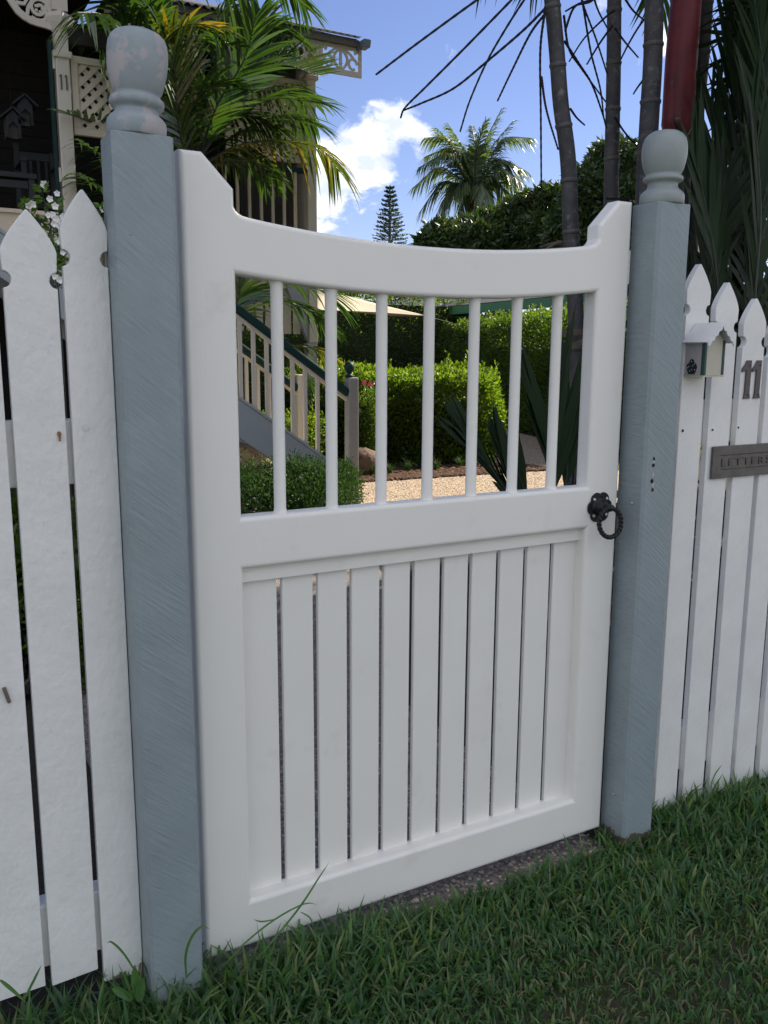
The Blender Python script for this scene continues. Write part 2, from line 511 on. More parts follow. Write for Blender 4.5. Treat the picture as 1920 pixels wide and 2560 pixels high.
class MB:
    def __init__(s):
        s.v = []
        s.f = []

    def add(s, vs, fs):
        b = len(s.v)
        s.v += [tuple(v) for v in vs]
        s.f += [tuple(i + b for i in f) for f in fs]
        return s

    def box(s, x0, x1, y0, y1, z0, z1):
        vs = [(x0, y0, z0), (x1, y0, z0), (x1, y1, z0), (x0, y1, z0), (x0, y0, z1), (x1, y0, z1), (x1, y1, z1), (x0, y1, z1)]
        return s.add(vs, [(0, 3, 2, 1), (4, 5, 6, 7), (0, 1, 5, 4), (1, 2, 6, 5), (2, 3, 7, 6), (3, 0, 4, 7)])

    def bar(s, a, b, w, h, up=(0, 0, 1)):
        a, b, up = Vector(a), Vector(b), Vector(up)
        d = (b - a).normalized()
        sx = d.cross(up).normalized() * (w / 2)
        sz = sx.cross(d).normalized() * (h / 2)
        vs = [a - sx - sz, a + sx - sz, a + sx + sz, a - sx + sz, b - sx - sz, b + sx - sz, b + sx + sz, b - sx + sz]
        return s.add(vs, [(0, 1, 2, 3), (7, 6, 5, 4), (0, 4, 5, 1), (1, 5, 6, 2), (2, 6, 7, 3), (3, 7, 4, 0)])

    def prism(s, poly, y0, y1):
        """polygon in x,z (counter-clockwise seen from -y) between y0 (front) and y1"""
        n = len(poly)
        vs = [(x, y0, z) for x, z in poly] + [(x, y1, z) for x, z in poly]
        fs = [tuple(range(n)), tuple(range(2 * n - 1, n - 1, -1))]
        fs += [(i, i + n, (i + 1) % n + n, (i + 1) % n) for i in range(n)]
        return s.add(vs, fs)

    def tube(s, path, r, n=8, cap=True):
        path = [Vector(p) for p in path]
        k = len(path)
        rr = r if isinstance(r, (list, tuple)) else [r] * k
        vs = []
        prev = None
        for i, p in enumerate(path):
            t = (path[min(i + 1, k - 1)] - path[max(i - 1, 0)]).normalized()
            if prev is None:
                ref = Vector((1, 0, 0)) if abs(t.x) < 0.9 else Vector((0, 1, 0))
                u = t.cross(ref).normalized()
            else:
                u = (prev - t * prev.dot(t)).normalized()
            prev = u
            w = t.cross(u)
            for j in range(n):
                a = 2 * math.pi * j / n
                vs.append(p + (u * math.cos(a) + w * math.sin(a)) * rr[i])
        fs = []
        for i in range(k - 1):
            for j in range(n):
                fs.append((i * n + j, i * n + (j + 1) % n, (i + 1) * n + (j + 1) % n, (i + 1) * n + j))
        if cap:
            fs.append(tuple(range(n - 1, -1, -1)))
            fs.append(tuple((k - 1) * n + j for j in range(n)))
        return s.add(vs, fs)

    def lathe(s, prof, c=(0, 0, 0), n=32):
        vs = []
        k = len(prof)
        for r, z in prof:
            for j in range(n):
                a = 2 * math.pi * j / n
                vs.append((c[0] + r * math.cos(a), c[1] + r * math.sin(a), c[2] + z))
        fs = []
        for i in range(k - 1):
            for j in range(n):
                fs.append((i * n + j, i * n + (j + 1) % n, (i + 1) * n + (j + 1) % n, (i + 1) * n + j))
        fs.append(tuple(range(n - 1, -1, -1)))
        fs.append(tuple((k - 1) * n + j for j in range(n)))
        return s.add(vs, fs)

    def ribbon(s, pts, w, y0, y1):
        """flat sawn band of width w along an x,z polyline"""
        k = len(pts)
        Lp, Rp = [], []
        for i in range(k):
            a, b = pts[max(i - 1, 0)], pts[min(i + 1, k - 1)]
            dx, dz = b[0] - a[0], b[1] - a[1]
            l = math.hypot(dx, dz) or 1
            nx, nz = -dz / l * w / 2, dx / l * w / 2
            Lp.append((pts[i][0] + nx, pts[i][1] + nz))
            Rp.append((pts[i][0] - nx, pts[i][1] - nz))
        for i in range(k - 1):
            q = [Rp[i], Rp[i + 1], Lp[i + 1], Lp[i]]
            s.prism(q, y0, y1)
        return s

    def blob(s, c, rad, sub=2, jit=0.12, seed=0):
        r = random.Random(seed)
        bm = bmesh.new()
        bmesh.ops.create_icosphere(bm, subdivisions=sub, radius=1)
        vs = []
        for v in bm.verts:
            k = 1 + r.uniform(-jit, jit)
            vs.append((c[0] + v.co.x * rad[0] * k, c[1] + v.co.y * rad[1] * k, c[2] + v.co.z * rad[2] * k))
        fs = [tuple(v.index for v in f.verts) for f in bm.faces]
        bm.free()
        return s.add(vs, fs)

    def build(s, name, m, parent=None, smooth=False, bevel=0.0, label=None, seg=2, origin=None):
        me = bpy.data.meshes.new(name)
        vs = s.v
        if origin is not None:
            vs = [(v[0] - origin[0], v[1] - origin[1], v[2] - origin[2]) for v in vs]
        me.from_pydata(vs, [], s.f)
        me.materials.append(m)
        if smooth:
            me.polygons.foreach_set('use_smooth', [True] * len(me.polygons))
            if smooth != 'all':
                me.set_sharp_from_angle(angle=R(50))
        me.update()
        o = bpy.data.objects.new(name, me)
        link(o, parent)
        if origin is not None:
            o.location = origin
        if bevel:
            b = o.modifiers.new('edge_round', 'BEVEL')
            b.width = bevel
            b.segments = seg
            b.limit_method = 'ANGLE'
            b.angle_limit = R(40)
        if label:
            o['label'] = label
        return o


def loc_part(o, parent):
    """parent an object built in world coordinates under a thing placed somewhere"""
    o.parent = parent
    o.matrix_parent_inverse = Matrix.Translation(parent.location).inverted()
    return o


def wpart(mb, name, m, thing, **kw):
    """build in world coordinates, then keep place under its thing (an unrotated Empty)"""
    o = mb.build(name, m, None, **kw)
    top = thing
    p = Vector((0, 0, 0))
    while top is not None:
        p = p + Vector(top.location)
        top = top.parent
    o.parent = thing
    o.location = Vector(o.location) - p
    return o


def np_mesh(name, verts, faces_flat, loop_counts, m, parent=None):
    """fast mesh from numpy arrays"""
    me = bpy.data.meshes.new(name)
    nv, nl, nf = len(verts), len(faces_flat), len(loop_counts)
    me.vertices.add(nv)
    me.vertices.foreach_set('co', np.ascontiguousarray(verts, dtype=np.float32).ravel())
    me.loops.add(nl)
    me.loops.foreach_set('vertex_index', np.ascontiguousarray(faces_flat, dtype=np.int32))
    me.polygons.add(nf)
    st = np.zeros(nf, dtype=np.int32)
    st[1:] = np.cumsum(loop_counts)[:-1]
    me.polygons.foreach_set('loop_start', st)
    me.update(calc_edges=True)
    me.validate()
    me.materials.append(m)
    o = bpy.data.objects.new(name, me)
    link(o, parent)
    return o


def unit(a):
    return a / (np.linalg.norm(a, axis=-1, keepdims=True) + 1e-9)


def leaves(name, P, D, L, W, m, parent=None, fold=0.25, Nn=None):
    """P base points, D tip directions, L lengths, W widths: folded pointed leaves (2 triangles pairs)"""
    n = len(P)
    D = unit(D)
    if Nn is None:
        Nn = unit(rng.normal(size=(n, 3)))
    S = unit(np.cross(D, Nn))
    U = np.cross(S, D)
    L = np.asarray(L).reshape(-1, 1) * np.ones((n, 1))
    W = np.asarray(W).reshape(-1, 1) * np.ones((n, 1))
    a = P
    b = P + D * L * 0.45 + S * W * 0.5 + U * W * fold
    c = P + D * L
    d = P + D * L * 0.45 - S * W * 0.5 + U * W * fold
    V = np.stack([a, b, c, d], 1).reshape(-1, 3)
    base = np.arange(n, dtype=np.int32)[:, None] * 4
    F = (base + np.array([[0, 1, 2, 0, 2, 3]], dtype=np.int32)).ravel()
    return np_mesh(name, V, F, np.full(n * 2, 3), m, parent)


def blades(name, P, D, Hh, W, bend, m, parent=None, seg=3, Up=None):
    """grass blades / strap leaves: tapered bending strips"""
    n = len(P)
    D = D / (np.linalg.norm(D[:, :2], axis=1, keepdims=True) + 1e-9) * np.array([1, 1, 0])
    S = np.stack([-D[:, 1], D[:, 0], np.zeros(n)], 1)
    tw = rng.uniform(-0.9, 0.9, (n, 1))
    S = S * np.cos(tw) + D * np.sin(tw)
    rows = []
    for i in range(seg + 1):
        u = i / seg
        th = bend * u
        h = (np.sin(np.clip(th, 1e-3, None)) / np.clip(bend, 1e-3, None))[:, None]
        o = ((1 - np.cos(th)) / np.clip(bend, 1e-3, None))[:, None]
        p = P + (np.array([[0, 0, 1.0]]) * h + D * o) * Hh[:, None]
        w = W[:, None] * (0.75 + 0.25 * math.sin(u * math.pi) if u < 0.6 else (1 - u) / 0.4 * 0.95 + 0.03)
        rows += [p - S * w * 0.5, p + S * w * 0.5]
    V = np.stack(rows, 1).reshape(-1, 3)
    k = 2 * (seg + 1)
    pat = []
    for i in range(seg):
        pat += [2 * i, 2 * i + 1, 2 * i + 3, 2 * i + 2]
    F = (np.arange(n, dtype=np.int32)[:, None] * k + np.array([pat], dtype=np.int32)).ravel()
    return np_mesh(name, V, F, np.full(n * seg, 4), m, parent)


def bez(pts, n):
    """smooth curve through points (Catmull-Rom)"""
    P = [Vector(p) for p in pts]
    P = [P[0] * 2 - P[1]] + P + [P[-1] * 2 - P[-2]]
    out = []
    segs = len(P) - 3
    for i in range(n + 1):
        t = i / n * segs
        k = min(int(t), segs - 1)
        f = t - k
        a, b, c, d = P[k:k + 4]
        out.append(0.5 * ((2 * b) + (c - a) * f + (2 * a - 5 * b + 4 * c - d) * f * f + (3 * b - a - 3 * c + d) * f ** 3))
    return out


def frond(name, path, m, stem_m, parent, L=0.4, W=0.035, n=34, ang=50, droop=0.25, vee=25, start=0.12, r0=0.012,
          up=None, both=(1, -1), jit=0.12, seed=0, tipm=None, seg=4, lab=None):
    """a feather palm frond: rachis (part) with its leaflets; path in world coordinates"""
    rd = random.Random(seed)
    C = bez(path, 40)
    mb = MB()
    mb.tube(C, [r0 * (1 - 0.8 * i / 40) for i in range(41)], 5)
    o = wpart(mb, 'frond', stem_m, parent, smooth='all')
    lf = MB()
    upv = Vector(up) if up else None
    for side in both:
        for i in range(n):
            u = start + (1 - start) * (i + rd.uniform(-0.2, 0.2)) / n
            u = min(max(u, 0), 0.999)
            f = u * 40
            k = min(int(f), 39)
            p = C[k].lerp(C[k + 1], f - k)
            t = (C[min(k + 2, 40)] - C[max(k - 1, 0)]).normalized()
            g = upv if upv else Vector((0, 0, 1))
            s = t.cross(g)
            if s.length < 0.15:
                s = t.cross(Vector((0.3, -1, 0.2)))
            s.normalize()
            nn = s.cross(t).normalized()
            prof = math.sin(math.pi * (0.12 + 0.80 * (u - start) / (1 - start))) ** 0.7
            l = L * prof * rd.uniform(1 - jit, 1 + jit)
            a = R(ang * (1 - 0.45 * u) + rd.uniform(-6, 6))
            va = R(vee + rd.uniform(-7, 7))
            d = (t * math.cos(a) + (s * side * math.cos(va) + nn * math.sin(va)) * math.sin(a)).normalized()
            w = (t - d * t.dot(d)).normalized()
            w = (w + nn * rd.uniform(-0.35, 0.35)).normalized()
            dr = droop * rd.uniform(0.6, 1.5)
            pts = []
            for q in range(seg + 1):
                x = q / seg
                pos = p + d * l * x + Vector((0, 0, -1)) * dr * l * x * x
                ww = W * (0.55 + 0.9 * x if x < 0.4 else max(0.0, (1 - x) / 0.6) ** 0.7 * 0.92 + 0.02) * (0.6 + 0.4 * prof)
                pts.append((pos - w * ww / 2, pos + w * ww / 2))
            vs = [v for pr in pts for v in pr]
            fs = [(2 * q, 2 * q + 1, 2 * q + 3, 2 * q + 2) for q in range(seg)]
            lf.add(vs, fs)
    lo = wpart(lf, 'leaflets', m, o)
    return o


def in_poly_box(n, x0, x1, y0, y1):
    return np.stack([rng.uniform(x0, x1, n), rng.uniform(y0, y1, n)], 1)

# ================================================================== GROUND
GZ = -0.035


def sheet(name, poly, z, m, thick=0.0):
    mb = MB()
    n = len(poly)
    mb.add([(x, y, z) for x, y in poly], [tuple(range(n))])
    return tag(mb.build(name, m), kind='structure')


sheet('ground', [(-900, -900), (900, -900), (900, 900), (-900, 900)], GZ - 0.05, M['lawn_soil'])
sheet('lawn', [(-40, -6.2), (40, -6.2), (40, 0.03), (-40, 0.03)], GZ - 0.012, M['lawn_soil'])
sheet('unseen_footpath', [(-40, -4.4), (40, -4.4), (40, -2.9), (-40, -2.9)], GZ - 0.006, M['concrete'])  # unseen pale strip, added to bounce sunlight onto the gate
tag(MB().box(-40, 40, -6.35, -6.2, GZ - 0.2, GZ - 0.01).build('kerb', M['concrete'], bevel=0.01), kind='structure')
sheet('unseen_road', [(-60, -14), (60, -14), (60, -6.35), (-60, -6.35)], GZ - 0.045 + 0.0, M['asphalt'])  # unseen, added behind the camera along with the paving for bounced light
sheet('garden_bed', [(-6, 0.03), (7.6, 0.03), (9.0, 8), (11, 15), (-6, 15)], GZ - 0.024, M['soil'])
sheet('gravel_yard', [(2.2, 3.6), (3.2, 2.8), (5.6, 4.4), (7.3, 7.2), (9.4, 13.8), (8.2, 14.4), (4.8, 9.5), (4.9, 7.2), (5.3, 6.3), (5.0, 5.72), (3.4, 5.86), (2.9, 5.2), (2.4, 4.6)], GZ - 0.008, M['gravel'])

# concrete path slab with exposed aggregate, under and behind the gate
mb = MB()
edge = [(-0.02, -0.028), (0.10, -0.02), (0.25, -0.012), (0.38, -0.016), (0.5, -0.03), (0.604, -0.037), (0.70, -0.044), (0.80, -0.04), (0.90, -0.032), (0.985, -0.04)]
poly = [(x, y) for x, y in edge] + [(1.02, 1.0), (1.7, 2.2), (2.3, 4.1), (0.6, 4.25), (0.0, 3.0), (-0.02, 1.0)]
n = len(poly)
vs = [(x, y, GZ) for x, y in poly] + [(x, y, GZ - 0.04) for x, y in poly]
mb.add(vs, [tuple(range(n))] + [(i, i + n, (i + 1) % n + n, (i + 1) % n)[::-1] for i in range(n)])
tag(mb.build('path', M['aggregate']), kind='structure')


def pebbles(name, pts, sizes, m, zoff=0.3, flat=0.55):
    """little rounded stones (distorted octahedra with a cut) as one mass"""
    n = len(pts)
    base = np.array([(1, 0, 0), (0.5, 0.87, 0), (-0.5, 0.87, 0), (-1, 0, 0), (-0.5, -0.87, 0), (0.5, -0.87, 0),
                     (0.55, 0.2, 0.75), (-0.35, 0.5, 0.8), (-0.3, -0.55, 0.75)], float)
    F = np.array([(6, 7, 8), (0, 1, 6), (1, 2, 7), (1, 7, 6), (2, 3, 7), (3, 4, 8), (3, 8, 7), (4, 5, 8), (5, 0, 6), (5, 6, 8)])
    a = rng.uniform(0, 6.28, n)
    ca, sa = np.cos(a)[:, None], np.sin(a)[:, None]
    b = base[None] * (1 + rng.uniform(-0.2, 0.2, (n, 9, 3)))
    sx = sizes[:, None] * rng.uniform(0.7, 1.3, (n, 1))
    x = b[:, :, 0] * sx
    y = b[:, :, 1] * sizes[:, None]
    z = b[:, :, 2] * sizes[:, None] * flat
    V = np.stack([x * ca - y * sa + pts[:, :1], x * sa + y * ca + pts[:, 1:2], z + pts[:, 2:3] - sizes[:, None] * zoff * 0.2], 2).reshape(-1, 3)
    Fi = (np.arange(n)[:, None, None] * 9 + F[None]).ravel()
    o = np_mesh(name, V, Fi, np.full(n * len(F), 3), m)
    return tag(o, kind='stuff')


k = 5200
pp = in_poly_box(k, 0.0, 1.0, -0.045, 0.75)
yy = np.interp(pp[:, 0], [e[0] for e in edge], [e[1] for e in edge])
pp = pp[pp[:, 1] > yy + 0.003]
sz = rng.uniform(0.0022, 0.0058, len(pp)) * (1 + 0.5 * (rng.random(len(pp)) > 0.9))
pebbles('path_pebbles', np.column_stack([pp, np.full(len(pp), GZ)]), sz, M['pebble'])
k = 9000
pp = np.concatenate([in_poly_box(6500, 2.75, 5.3, 4.3, 5.75), in_poly_box(2500, 5.2, 7.6, 5.5, 9.5)])
pebbles('gravel_stones', np.column_stack([pp, np.full(len(pp), GZ - 0.008)]), rng.uniform(0.006, 0.013, len(pp)), M['stone_gravel'])
# mulch strip along the hedge foot
k = 5000
u = rng.random(k)
mx = 2.95 + u * 2.6
my = 5.86 - 0.06 * (mx - 3.3) + rng.gamma(1.6, 0.16, k) - 0.12
pebbles('mulch_chips', np.column_stack([mx, my, np.full(k, GZ - 0.004) + rng.uniform(0, 0.02, k)]), rng.uniform(0.008, 0.024, k), M['mulch'], flat=0.35)


# ---- lawn grass: one mass of blades, thick along the fence, thin by the path edge
def lawn_grass():
    def field(n, x0, x1, y0, y1):
        p = in_poly_box(n, x0, x1, y0, y1)
        ye = np.interp(p[:, 0], [e[0] for e in edge], [e[1] for e in edge])
        inside = (p[:, 0] > 0.0) & (p[:, 0] < 0.985)
        return p[~(inside & (p[:, 1] > ye - 0.006))]
    p = np.concatenate([field(31000, -0.7, 2.3, -1.0, 0.02), field(7000, -0.7, 2.3, -0.35, 0.02), field(24000, -2.6, 4.6, -2.6, 0.0)])
    n = len(p)
    pz = np.full(n, GZ - 0.012)
    # lumpy clumps: direction and height vary slowly
    f1 = np.sin(p[:, 0] * 11 + 2 * np.sin(p[:, 1] * 7)) + np.cos(p[:, 1] * 13 + p[:, 0] * 5)
    ang = rng.uniform(0, 6.28, n) + f1 * 0.5
    D = np.stack([np.cos(ang), np.sin(ang), np.zeros(n)], 1)
    near = np.clip(1 - np.abs(p[:, 1] + 0.05) / 0.25, 0, 1)
    right = np.clip((p[:, 0] - 0.75) / 0.5, 0, 1)
    H = rng.uniform(0.03, 0.075, n) * (1 + 0.15 * f1) * (1 + 0.25 * near + 0.1 * right) * (1 + 0.55 * np.clip((0.12 - p[:, 0]) / 0.2, 0, 1) * np.clip(1 - np.abs(p[:, 1] + 0.08) / 0.2, 0, 1))
    # worn, cropped middle
    worn = np.exp(-(((p[:, 0] - 0.72) / 0.5) ** 2 + ((p[:, 1] + 0.42) / 0.2) ** 2))
    H *= 1 - 0.45 * worn
    W = rng.uniform(0.0028, 0.0092, n) * (1 - 0.3 * worn)
    bend = rng.uniform(0.4, 2.5, n)
    dry = rng.random(n) < (0.03 + 0.16 * worn)
    P = np.column_stack([p, pz])
    o = blades('grass', P[~dry], D[~dry], H[~dry], W[~dry], bend[~dry], M['grass'])
    tag(o, kind='stuff')
    o = blades('dry_grass', P[dry], D[dry], H[dry] * 0.9, W[dry] * 0.8, bend[dry] + 0.4, M['grass_dry'])
    tag(o, kind='stuff')


lawn_grass()

# ================================================================== HOUSE (left, behind)
HZ = 2.05      # verandah floor


def house():
    h = empty('house', (1.6, 9.0, 0), 'raised white timber house with fretwork verandah and dark shaded interior', 'house')
    PY = 5.15     # porch front
    VY = 7.2      # verandah front
    FZ = 2.075
    cr, wh = M['cream'], M['house_white']
    # floors and walls
    wpart(MB().box(-5, 1.55, PY + 0.02, 9, FZ - 0.14, FZ - 0.02), 'porch_floor', M['deck'], h)
    wpart(MB().box(1.5, 3.52, VY + 0.05, 9, FZ - 0.14, FZ - 0.02), 'verandah_floor', M['deck'], h)
    b = MB()
    z = FZ - 0.02
    i = 0
    while z < 4.55:
        b.box(-5, 3.45, 8.98, 9.1, z, z + 0.145)
        z += 0.15
        i += 1
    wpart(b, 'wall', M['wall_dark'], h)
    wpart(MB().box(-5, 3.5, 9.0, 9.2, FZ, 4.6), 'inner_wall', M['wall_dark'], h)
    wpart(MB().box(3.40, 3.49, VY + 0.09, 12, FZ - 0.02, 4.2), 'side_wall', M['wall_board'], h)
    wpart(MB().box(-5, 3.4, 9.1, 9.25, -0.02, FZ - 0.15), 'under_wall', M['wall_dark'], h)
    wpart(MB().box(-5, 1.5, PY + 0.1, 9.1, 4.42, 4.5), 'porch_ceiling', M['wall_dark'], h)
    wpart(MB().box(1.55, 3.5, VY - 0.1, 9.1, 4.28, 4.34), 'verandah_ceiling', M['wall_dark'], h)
    # window and door on the dark wall, barely seen
    f = wpart(MB().box(-0.4, 0.3, 8.93, 8.985, FZ + 0.4, FZ + 1.9), 'window', M['wall_board'], h)
    wpart(MB().box(-0.33, 0.23, 8.90, 8.925, FZ + 0.46, FZ + 1.84), 'pane', M['black_iron'], f)
    # porch edge beam
    wpart(MB().box(-5, 0.66, PY - 0.02, PY + 0.02, FZ - 0.20, FZ + 0.01), 'edge_beam', cr, h, bevel=0.004)
    wpart(MB().box(-5, 0.66, PY - 0.045, PY - 0.022, FZ - 0.005, FZ + 0.02), 'floor_nosing', cr, h)
    wpart(MB().box(-5, 0.66, PY - 0.01, PY + 0.05, FZ - 0.30, FZ - 0.205), 'green_bearer', M['rail_green'], h)
    wpart(MB().box(0.78, 1.5, PY - 0.02, PY + 0.02, FZ - 0.20, FZ + 0.01), 'edge_beam', cr, h, bevel=0.004)
    wpart(MB().box(1.5, 3.52, VY - 0.02, VY + 0.045, FZ - 0.26, FZ + 0.0), 'edge_beam', cr, h, bevel=0.004)
    # porch columns: shaft, moulded capital, head post
    for cx, seen in ((0.745, True), (-1.4, False)):
        s = wpart(MB().box(cx - 0.045, cx + 0.045, PY - 0.045, PY + 0.045, -0.03, 3.11), 'column', wh, h, bevel=0.006)
        wpart(MB().box(cx - 0.062, cx + 0.062, PY - 0.062, PY + 0.062, 3.09, 3.135), 'collar', wh, s, bevel=0.008)
        cp = MB()
        cp.lathe([(0.045, 3.25), (0.06, 3.27), (0.085, 3.315), (0.098, 3.345), (0.09, 3.37), (0.06, 3.385)], (cx, PY, 0), 4)
        cp.box(cx - 0.05, cx + 0.05, PY - 0.05, PY + 0.05, 3.385, 4.45)
        cp.box(cx - 0.042, cx + 0.042, PY - 0.042, PY + 0.042, 3.112, 3.26)
        wpart(cp, 'capital', wh, s)
    # number 11 on the column
    for dx in (-0.018, 0.016):
        d = MB().prism([(0.745 + dx - 0.004, 2.89), (0.745 + dx + 0.006, 2.89), (0.745 + dx + 0.006, 2.985), (0.745 + dx - 0.004, 2.985), (0.745 + dx - 0.012, 2.972), (0.745 + dx - 0.004, 2.97)], PY - 0.052, PY - 0.047)
        wpart(d, 'digit', M['wall_board'], h)
    # fretwork bracket between columns (left of the near column)
    br = MB()
    q2 = lambda px, py: (aty(px, py, PY).x, aty(px, py, PY).z)
    curve = [q2(*p) for p in ((130, 68), (112, 62), (96, 58), (78, 52), (60, 41), (46, 29), (34, 12), (24, -4), (10, -22), (-10, -40), (-40, -52))]
    br.ribbon(curve, 0.042, PY - 0.012, PY + 0.012)
    br.ribbon([q2(132, 70), q2(127, 20), q2(120, -60)], 0.05, PY - 0.0125, PY + 0.0125)
    c0 = q2(97, 22)
    sp = [(c0[0] + (0.078 - 0.062 * i / 25) * math.cos(4.0 + i / 25 * 11), c0[1] + (0.078 - 0.062 * i / 25) * math.sin(4.0 + i / 25 * 11)) for i in range(26)]
    br.ribbon(sp, 0.02, PY - 0.011, PY + 0.011)
    for k in range(5):
        c1 = (c0[0] + 0.022 * math.cos(k * 1.2566), c0[1] + 0.022 * math.sin(k * 1.2566))
        br.ribbon([(c1[0] - 0.009, c1[1]), (c1[0] + 0.009, c1[1])], 0.016, PY - 0.0115 - 0.0001 * k, PY + 0.0115 + 0.0001 * k)
    br.ribbon([q2(122, 45), q2(112, 28), q2(116, 10), q2(104, -12)], 0.022, PY - 0.0105, PY + 0.0105)
    br.ribbon([q2(68, 36), q2(70, 18), q2(84, -4), q2(108, -10)], 0.022, PY - 0.01, PY + 0.01)
    br.ribbon([q2(40, 6), q2(60, 10), q2(68, -4), q2(60, -24)], 0.022, PY - 0.0108, PY + 0.0108)
    br.ribbon([q2(30, -12), q2(60, -30), q2(120, -34)], 0.026, PY - 0.0102, PY + 0.0102)
    wpart(br, 'fretwork_bracket', wh, h)
    # lattice screens
    def lattice(x0, x1, y, z0, z1, name, pitch=0.075, sl=0.028, m=cr):
        fr = MB()
        w = 0.045
        fr.box(x0, x1, y - 0.02, y + 0.02, z1 - w, z1)
        fr.box(x0, x1, y - 0.02, y + 0.02, z0, z0 + w)
        fr.box(x0, x0 + w, y - 0.0195, y + 0.0195, z0 + w, z1 - w)
        fr.box(x1 - w, x1, y - 0.0195, y + 0.0195, z0 + w, z1 - w)
        o = wpart(fr, name, m, h, bevel=0.003)
        a0, a1, b0, b1 = x0 + w * 0.8, x1 - w * 0.8, z0 + w * 0.8, z1 - w * 0.8
        for sgn in (1, -1):
            c = -3.0
            while c < 3.0:
                pts = []
                for (px, pz) in ((a0, None), (a1, None), (None, b0), (None, b1)):
                    if px is not None:
                        zz = b0 + (c + sgn * (px - a0))
                        if b0 <= zz <= b1:
                            pts.append((px, zz))
                    else:
                        xx = a0 + sgn * (pz - b0 - c)
                        if a0 <= xx <= a1:
                            pts.append((xx, pz))
                if len(pts) >= 2:
                    pts.sort()
                    p, q = pts[0], pts[-1]
                    if math.dist(p, q) > 0.03:
                        sm = MB().ribbon([p, q], sl, y - (0.009 if sgn > 0 else 0.0), y + (0.0 if sgn > 0 else 0.009))
                        wpart(sm, 'lattice_slat', m, o)
                c += pitch
    lattice(0.80, 1.36, PY, 2.62, 3.125, 'lattice_screen', 0.082, 0.034)
    wpart(MB().box(0.79, 1.37, PY - 0.02, PY + 0.03, 3.20, 3.30), 'head_rail', M['wall_dark'], h)
    lattice(2.62, 3.46, VY + 0.04, 3.06, 3.86, 'lattice_screen', 0.085, 0.036)
    # verandah posts, handrail, balusters
    for px in (3.51, 1.56):
        p = wpart(MB().box(px - 0.05, px + 0.05, VY - 0.05, VY + 0.05, 1.26, 4.2), 'verandah_post', wh, h, bevel=0.006)
        wpart(MB().box(px - 0.072, px + 0.072, VY - 0.072, VY + 0.072, 3.86, 3.90), 'collar', wh, p, bevel=0.006)
        wpart(MB().box(px - 0.075, px + 0.045, VY - 0.045, VY + 0.045, -0.03, 1.258), 'stump', M['stringer_grey'], h, bevel=0.005)
        wpart(MB().prism([(px - 0.3, 1.85), (px - 0.055, 1.27), (px - 0.052, 1.85)], VY - 0.03, VY + 0.03), 'stump_bracket', M['stringer_grey'], h)
    wpart(MB().box(1.6, 3.46, VY - 0.035, VY + 0.035, 2.965, 3.01), 'handrail', M['rail_green'], h, bevel=0.006)
    wpart(MB().box(1.6, 3.46, VY - 0.02, VY + 0.02, 2.13, 2.17), 'bottom_rail', wh, h)
    x = 1.72
    while x < 3.44:
        wpart(MB().box(x - 0.0135, x + 0.0135, VY - 0.0135, VY + 0.0135, 2.17, 2.965), 'baluster', cr, h)
        x += 0.1245
    # under-floor battens
    x = 1.75
    while x < 3.4:
        wpart(MB().box(x, x + 0.075, VY + 0.05, VY + 0.07, 1.35, FZ - 0.265), 'batten', wh, h)
        x += 0.105
    # eave fretwork valance
    x = 1.62
    for k in range(5):
        x1 = x + 0.463
        v = MB()
        y0, y1 = VY - 0.33, VY - 0.31
        z0, z1 = 3.865, 4.135
        v.box(x + 0.001, x1 - 0.001, y0, y1, z0, z0 + 0.05)
        v.box(x + 0.001, x1 - 0.001, y0, y1, z1 - 0.03, z1)
        v.box(x + 0.001, x + 0.035, y0 + 0.001, y1 - 0.001, z0 + 0.05, z1 - 0.03)
        v.box(x1 - 0.035, x1 - 0.001, y0 + 0.001, y1 - 0.001, z0 + 0.05, z1 - 0.03)
        mxx = (x + x1) / 2
        for sgn in (-1, 1):
            q = [(mxx + sgn * (0.015 + 0.06 * math.sin(t)), z0 + 0.05 + 0.19 * t / 3.14 + 0.0) for t in np.linspace(0, 3.14, 9)]
            v.ribbon(q, 0.024, y0 + 0.002, y1 - 0.002)
            q = [(mxx + sgn * (0.135 + 0.045 * math.cos(t)), z0 + 0.115 + 0.05 * math.sin(t)) for t in np.linspace(0, 5.2, 11)]
            v.ribbon(q, 0.024, y0 + 0.0025, y1 - 0.0025)
            v.ribbon([(mxx + sgn * 0.05, z1 - 0.03), (mxx + sgn * 0.11, z1 - 0.07), (mxx + sgn * 0.16, z0 + 0.15)], 0.024, y0 + 0.003, y1 - 0.003)
            v.ribbon([(mxx + sgn * 0.19, z1 - 0.03), (mxx + sgn * 0.15, z1 - 0.055)], 0.03, y0 + 0.0035, y1 - 0.0035)
        v.ribbon([(mxx, z0 + 0.05), (mxx, z1 - 0.03)], 0.03, y0 + 0.004, y1 - 0.004)
        wpart(v, 'fretwork_panel', wh, h)
        x = x1
    # corrugated roof sheet over the verandah, gutter at the eave
    def corrugated(x0, x1, ya, za, yb, zb, name, pitch=0.076, amp=0.011, par=h):
        n = int((x1 - x0) / pitch * 6)
        vs, fs = [], []
        for (y, z) in ((ya, za), (yb, zb)):
            for th in (0, -0.004):
                for i in range(n + 1):
                    x = x0 + (x1 - x0) * i / n
                    vs.append((x, y, z + amp * math.sin(2 * math.pi * x / pitch) + th))
        s = n + 1
        for i in range(n):
            fs.append((i, i + 1, 2 * s + i + 1, 2 * s + i))
            fs.append((s + i, 3 * s + i, 3 * s + i + 1, s + i + 1))
            fs.append((i, s + i, s + i + 1, i + 1))
        mb = MB().add(vs, fs)
        return wpart(mb, name, M['roof_iron'], par)
    corrugated(1.2, 3.90, 6.80, 4.215, 11.5, 6.0, 'roof')
    corrugated(-5, 1.62, 4.75, 4.62, 11.0, 6.6, 'porch_roof')
